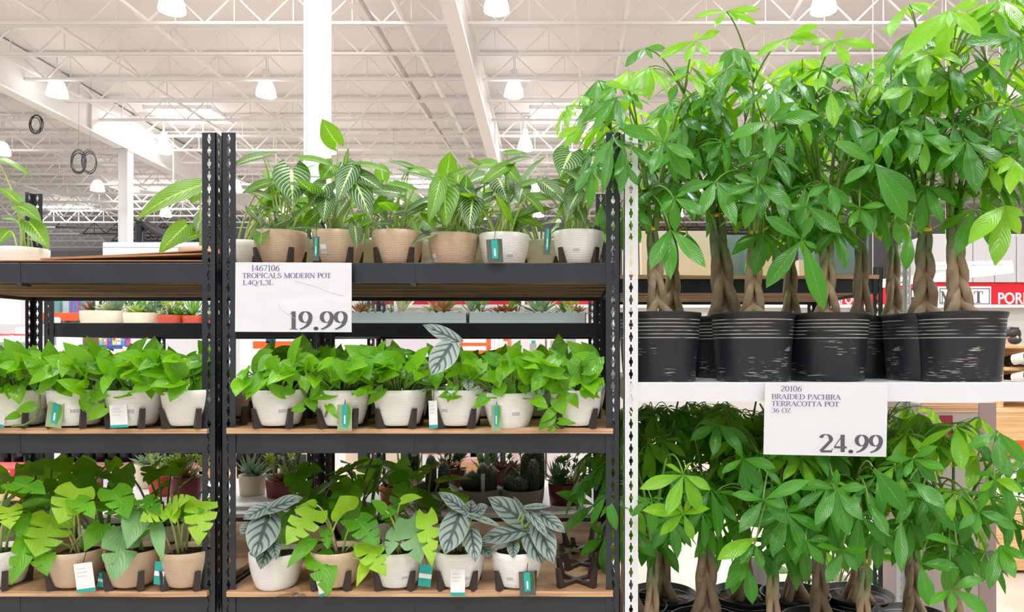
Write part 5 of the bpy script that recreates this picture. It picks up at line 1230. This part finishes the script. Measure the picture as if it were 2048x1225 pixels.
for i,(a,y0,c,y1,m,l) in enumerate(((42,611,64,626,m_dusty,'dusty pink carton'),(42,590,64,611,m_aqua,'pale aqua carton above the dusty pink one'),(70,596,110,626,m_aqua,'pale aqua carton between posts'),(137,600,150,626,m_blue,'blue carton first on the orange beam'),(150,600,166,626,m_blue,'blue carton second on the orange beam'),(174,600,256,626,m_aqua,'wide aqua carton'))):
    crate('carton',a,y0,c,y1,YQ+.05,.6,m,l+' on the far pallet rack','carton',[('tape_band',.4,0,.55,1,m_red if m is m_blue else m_paper)])
table('display_table',130,262,8.6,.8,P(0,690,8.6).z,mat('blue_cloth_table',hexc(60,84,150),.6),'blue table of colourful goods behind the left pothos')
cols=[hexc(120,200,190),hexc(240,150,120),hexc(110,90,180),hexc(230,220,120),hexc(240,240,240),hexc(90,150,210),hexc(200,90,120)]
cm=[mat('print_%s'%n,c,.5) for n,c in zip(('aqua','peach','violet','yellow','white','sky','rose'),cols)]
for i in range(14):
    a=134+i*9; crate('goods_box',a,672+(i*5)%7,a+8.3,690,8.7,.2,cm[i%7],'small %s goods box with %s print, %s half of the blue table'%(cm[i%7].name[6:],cm[(i+3)%7].name[6:],'left' if i<7 else 'right'),'box',[('print',.2,.2,.8,.5,cm[(i+3)%7])],'goods on the blue table',.004)
# meat department wall, its red sign band and grey panels
YM=14.
struct((lambda b:(b.box((xf(700,YM+.1),YM+.1,0),(9,YM+.3,P(0,568,YM).z)),b.build('wall_right',mat('bright_wall',hexc(208,204,200),.5),None,False))[1])(MB()),'bright white wall of the meat department behind the racks','wall')
o=thing('department_sign',(xf(1500,YM),YM,P(0,610,YM).z),'long red meat department sign band across the rear wall','sign')
b=MB(); a=P(640,566,YM); c=P(2260,610,YM); b.bbox((a.x,YM-.05,c.z),(c.x,YM+.09,a.z),.004); b.build('sign_band',m_red,o,False)
b=MB(); a=P(640,610,YM); c=P(2260,616,YM); b.bbox((a.x,YM-.08,c.z),(c.x,YM+.09,a.z-.001),.003); b.build('white_ledge',m_paper,o,False)
a=P(1872,574,YM); c=P(1978,613,YM)
b=MB(); b.bbox((a.x,YM-.075,c.z),(c.x,YM-.051,a.z),.004); pl=b.build('meat_plate',m_paper,o,False)
t=.012
b=MB()
for q in (((a.x+.03,YM-.079,a.z-.05),(c.x-.03,YM-.0755,a.z-.035)),((a.x+.03,YM-.079,c.z+.035),(c.x-.03,YM-.0755,c.z+.05)),((a.x+.03,YM-.079,c.z+.05),(a.x+.045,YM-.0755,a.z-.05)),((c.x-.045,YM-.079,c.z+.05),(c.x-.03,YM-.0755,a.z-.05))): b.box(*q)
b.build('plate_border',m_ink,pl,False)
pm=lambda x,y:P(x,y,YM-.078)
letter(pl,'meat_lettering','MEAT',pm,1881,1966,583,606,m_ink,.17,.06)
sans(o,'pork_lettering','PORK',(P(1993,609,YM).x,YM-.055,P(1993,609,YM).z),.225,P(2060,0,YM).x-P(1993,0,YM).x,m_paper,.02)
sans(o,'seafood_lettering','SEAFOOD',(P(1648,609,YM).x,YM-.055,P(1648,609,YM).z),.2,P(1732,0,YM).x-P(1648,0,YM).x,m_paper,.015)
a=P(1788,577,YM); c=P(1846,606,YM)
b=MB(); b.bbox((a.x,YM-.06,c.z),(c.x,YM-.051,a.z),.003); pk=b.build('dark_plate',m_dark,o,False)
sans(pk,'white_lettering','KL',(P(1806,595,YM).x,YM-.064,P(1806,595,YM).z),.13,.24,m_paper,.02)
b=MB(); 
for k in range(5): b.bbox((P(1804+k*6,602,YM).x,YM-.064,P(0,603,YM).z),(P(1808+k*6,602,YM).x,YM-.061,P(0,599,YM).z),.001)
b.build('red_script',m_red,pk,False)
# grey corrugated panels over the sign
o=thing('panel_housing',(xf(1950,YM),YM+.5,P(0,566,YM).z),'grey panelled housing above the red meat sign','panel')
xa=xf(1855,YM); 
for k in range(8):
    b=MB(); b.bbox((xa+k*.42,YM-.1,P(0,566,YM).z+.003),(xa+k*.42+.405,YM+1.2,P(0,470,YM).z),.01); b.build('panel',mat('grey_panel',hexc(206,204,206),.5) if k==0 else bpy.data.materials['grey_panel'],o,False)
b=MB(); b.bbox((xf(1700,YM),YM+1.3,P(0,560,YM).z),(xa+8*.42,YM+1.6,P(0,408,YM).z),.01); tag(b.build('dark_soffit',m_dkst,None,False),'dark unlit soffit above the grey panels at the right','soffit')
# tube lights
for i,(p,q) in enumerate((((1700,578),(2026,541)),((1868,537),(2022,533)))):
    o=thing('tube_light',P(*p,10),('long lit tube light sloping over the meat sign','short lit tube light just above the long one')[i],'tube light')
    a,c=P(*p,10),P(*q,9.2 if i==0 else 10.2); b=MB(); b.tube([a,c],.032 if i==0 else .016,10); b.build('tube',m_tube,o)
    b=MB(); b.bar(a+V((0,0,.06)),c+V((0,0,.06)),.06,.04); b.build('batten',m_wht,o,False)
    for t in (.15,.85): 
        b=MB(); p_=a.lerp(c,t); b.tube([p_+V((0,0,.06)),V((p_.x,p_.y,roofz(p_.y)))],.006,5); b.build('hanging_wire',m_steelw,o)
crate('menu_board',205,485,400,512,10,.25,m_paper,'long white fascia board on top of the cooler behind the left rack','fascia',[('grey_line',0,.35,1,.4,m_tray)])
crate('cooler',200,512,640,fl(10),10,1.,m_ltg,'long pale cooler under the white fascia behind the left rack','cooler',[('door_gap',.3,.3,.31,.9,m_tray),('door_gap',.6,.3,.61,.9,m_tray)])
crate('storage_block',470,446,620,490,12,1.5,m_dkst,'dark storage block hidden behind the veined plants','storage',[('grey_line',0,.2,1,.24,m_tray)])
crate('storage_block',470,490,690,fl(12),12,1.6,m_ltg,'pale base of the dark storage block behind the veined plants','storage',[('grey_line',0,.1,1,.11,m_tray)])
crate('dark_shelving',690,440,1180,560,13.2,.4,m_dkst,'dark shelving high behind the veined plants','shelving',[('white_goods',.1,.3,.3,.6,m_ltg),('white_goods',.5,.4,.62,.8,m_ltg),('white_goods',.75,.2,.9,.5,m_tray)])
b=MB(); a=P(280,0,26); 
b.tube([V((a.x,26,0)),V((a.x,26,P(0,443,26).z)),P(292,450,26),P(330,470,25),P(380,490,24)],.16,8); tag(b.build('black_duct',m_dark),'bent black duct far back by the slim column','duct')
# right end: wine shelves, crates, tall carton
YR=5.
o=thing('wine_shelf',(xf(2060,YR),YR+.2,0),'pine wine shelf with tilted bottles at the right edge','wine shelf')
for (y0,y1) in ((690,697),(735,742),(772,780)):
    b=MB(); a=P(2008,y0,YR); c=P(2140,y1,YR); b.bbox((a.x,YR,c.z),(c.x,YR+.42,a.z),.004); b.build('shelf',m_pine,o,False)
b=MB(); a=P(2008,690,YR); c=P(2140,815,YR); b.bbox((a.x,YR+.4,c.z),(c.x,YR+.43,a.z-.002),.004); b.build('back_panel',m_pine,o,False)
b=MB(); b.bbox((a.x-.03,YR,c.z),(a.x-.001,YR+.43,a.z),.004); b.build('side_panel',m_pine,o,False)
for j,(y,red) in enumerate(((734,False),(771,True))):
    for i in range(6):
        p=P(2012+i*15,y,YR+.06); bottle((p.x,p.y,p.z+.037),'dark bottle lying tilted on the '+('upper' if j==0 else 'lower')+' pine shelf at the right edge','tilted wine bottles',red,(math.radians(78),0,math.radians(25)))
crate('pine_crate',1988,818,2140,882,YR-.1,.5,m_pine,'open pine crate under the wine shelf','crate',[('rim_board',0,0,1,.12,m_pine)])
crate('orange_beam',1988,882,2140,914,YR-.1,.12,m_orst,'orange steel shelf beam under the pine crate','beam',[('groove',0,.45,1,.52,m_org)])
crate('white_carton',1996,918,2140,1002,YR-.05,.5,m_paper,'white printed carton under the orange beam','carton',[('grey_print',.08,.15,.6,.22,mat_lines),('pink_print',.12,.55,.3,.75,m_pink)])
o=thing('wood_pallet',(xf(2060,YR),YR+.25,0),'wood pallet under the white carton at the right edge','pallet')
for k,(y0,y1) in enumerate(((1002,1010),(1012,1028),(1030,fl(YR)))):
    b=MB(); a=P(1990,y0,YR-.08); c=P(2140,y1,YR-.08); b.bbox((a.x,YR-.08,c.z),(c.x,YR+.5,a.z),.004); b.build('pallet_board',m_pine,o,False)
m_tc=mat('grey_brown_carton',hexc(168,156,152),.6)
o=crate('tall_carton',1834,806,1992,fl(3.0),3.0,.35,m_tc,'tall grey-brown display carton behind the right end of the white rack','carton',[('corner_strip',.78,.0,1.,1.,mat('mauve_board',hexc(150,128,128),.6)),('tan_flap',.05,0,.775,.03,m_board),('red_label',.28,.04,.45,.11,mat('dark_red_print',hexc(130,30,44),.5))])
# ------------------------------------------------------------------ two shoppers
def person(px,py,Y,hair,m_top,label,mask,long_hair,rz,arm=0):
    """standing figure whose eyes are at (px,py); one skinned body"""
    e=P(px,py,Y); Hh=e.z/.935; o=thing('person',(e.x,Y,0),label,'person'); o.rotation_euler=(0,0,rz); s=Hh/1.7
    J={'pel':(0,0,.95,.13),'wai':(0,0,1.08,.115),'che':(0,.01,1.28,.135),'nek':(0,.01,1.43,.055),'hdb':(0,-.01,1.5,.065),'hd':(0,-.015,1.585,.092),'hdt':(0,-.01,1.65,.07)}
    E=[('pel','wai'),('wai','che'),('che','nek'),('nek','hdb'),('hdb','hd'),('hd','hdt')]
    for sd,n in ((1,'l'),(-1,'r')):
        up=arm if sd==-1 else 0
        J['sh'+n]=(sd*.17,.01,1.38,.062); J['el'+n]=(sd*(.24+up*.1),.0-up*.1,1.12+up*.12,.045); J['wr'+n]=(sd*(.22-up*.02),-.1-up*.18,.93+up*.45,.03); J['ha'+n]=(sd*(.2-up*.06),-.14-up*.2,.87+up*.52,.034)
        J['hi'+n]=(sd*.09,0,.9,.095); J['kn'+n]=(sd*.1,-.01,.5,.06); J['an'+n]=(sd*.1,.02,.09,.042); J['to'+n]=(sd*.11,-.13,.04,.034)
        E+=[('che','sh'+n),('sh'+n,'el'+n),('el'+n,'wr'+n),('wr'+n,'ha'+n),('pel','hi'+n),('hi'+n,'kn'+n),('kn'+n,'an'+n),('an'+n,'to'+n)]
        for k,(dx,dz,L) in enumerate(((-.024,0,.06),(-.009,0,.075),(.006,0,.072),(.02,0,.058),(.03,.03,.045))):
            h=J['ha'+n]; J['f%d%s'%(k,n)]=(h[0]+dx,h[1]-L*.5,h[2]-L*(.8 if not up else -.6)+dz,.009); E.append(('ha'+n,'f%d%s'%(k,n)))
    ks=list(J); me=bpy.data.meshes.new('body'); me.from_pydata([V(J[k][:3])*s for k in ks],[(ks.index(a),ks.index(c)) for a,c in E],[])
    b=bpy.data.objects.new('body',me); C.objects.link(b); b.parent=o
    md=b.modifiers.new('skin','SKIN'); md.use_smooth_shade=True
    for i,k in enumerate(ks): me.skin_vertices[0].data[i].radius=(J[k][3]*s,J[k][3]*s*.9)
    me.skin_vertices[0].data[0].use_root=True
    sb=b.modifiers.new('sub','SUBSURF'); sb.levels=1; sb.render_levels=2
    me.materials.append(m_skin)
    def blob(name,c,rad,m,par,n=18,zc=(-1,1)):
        q=MB(); pr=[]
        for i in range(13):
            t=zc[0]+(zc[1]-zc[0])*i/12; t=max(-.999,min(.999,t)); pr.append((rad[0]*math.sqrt(1-t*t),rad[2]*t))
        q.lathe(pr,n,(c[0],c[1],c[2]),0,1,rad[1]/rad[0]); return put(q.mesh(name,m),name,par)
    k=s
    blob('shirt',(0,.008*k,1.2*k),(.205*k,.15*k,.26*k),m_top,b)
    blob('trousers',(0,0,.9*k),(.18*k,.14*k,.17*k),m_dark,b)
    blob('nose',(0,-.112*k,1.575*k),(.013*k,.016*k,.02*k),m_skin,b,10)
    for sd in (-1,1):
        blob('eye',(sd*.034*k,-.094*k,1.6*k),(.013*k,.008*k,.007*k),m_dark,b,10)
        blob('ear',(sd*.09*k,-.005*k,1.58*k),(.012*k,.02*k,.03*k),m_skin,b,10)
    if mask:
        blob('face_mask',(0,-.062*k,1.545*k),(.074*k,.062*k,.052*k),m_dark,b)
        for sd in(-1,1):
            q=MB(); q.tube([V((sd*.07,-.06,1.555))*k,V((sd*.095,0,1.585))*k],.003*k,5); put(q.mesh('mask_strap',m_dark),'mask_strap',b)
        q=MB(); q.bar(V((-.05,-.06,1.685))*k,V((.05,-.06,1.685))*k,.012*k,.014*k); put(q.mesh('glasses_on_head',m_dark,(0,0,0),False),'glasses_on_head',b)
    else: blob('mouth',(0,-.096*k,1.535*k),(.024*k,.008*k,.006*k),mat('lips',hexc(170,90,84),.5),b,10)
    q=MB(); n=22
    q.lathe([(.101*k,-.0),(.106*k,.03*k),(.098*k,.07*k),(.07*k,.105*k),(.002,.118*k)],n,(0,.012*k,1.585*k))
    if long_hair:
        q.lathe([(.07*k,-.42*k),(.11*k,-.36*k),(.125*k,-.2*k),(.112*k,-.05*k),(.1*k,.05*k)],n,(0,.05*k,1.585*k),0,1,.62)
    put(q.mesh('hair',hair),'hair',b)
    return o
m_skin=mat('skin',hexc(226,178,156),.55); 
def strands(c1,c2):
    def fn(nt,bs): base(nt,bs,mixc(nt,noise(nt,mapping(nt,objco(nt),(60,60,4)),2,3),c1,c2))
    return fn
m_hairb=mat('brown_hair',hexc(120,86,62),.5,fn=strands(hexc(140,104,78),hexc(84,58,42))); m_haird=mat('dark_hair',hexc(52,40,36),.5,fn=strands(hexc(62,48,42),hexc(34,26,24)))
person(2023,673,9.,m_haird,m_dark,'person with dark hair and black face mask behind the wine shelf',True,False,0)
person(180,664,7.8,m_hairb,mat('coral_shirt',hexc(236,140,120),.6),'person with long brown hair and coral top seen from behind',False,True,PI,1)
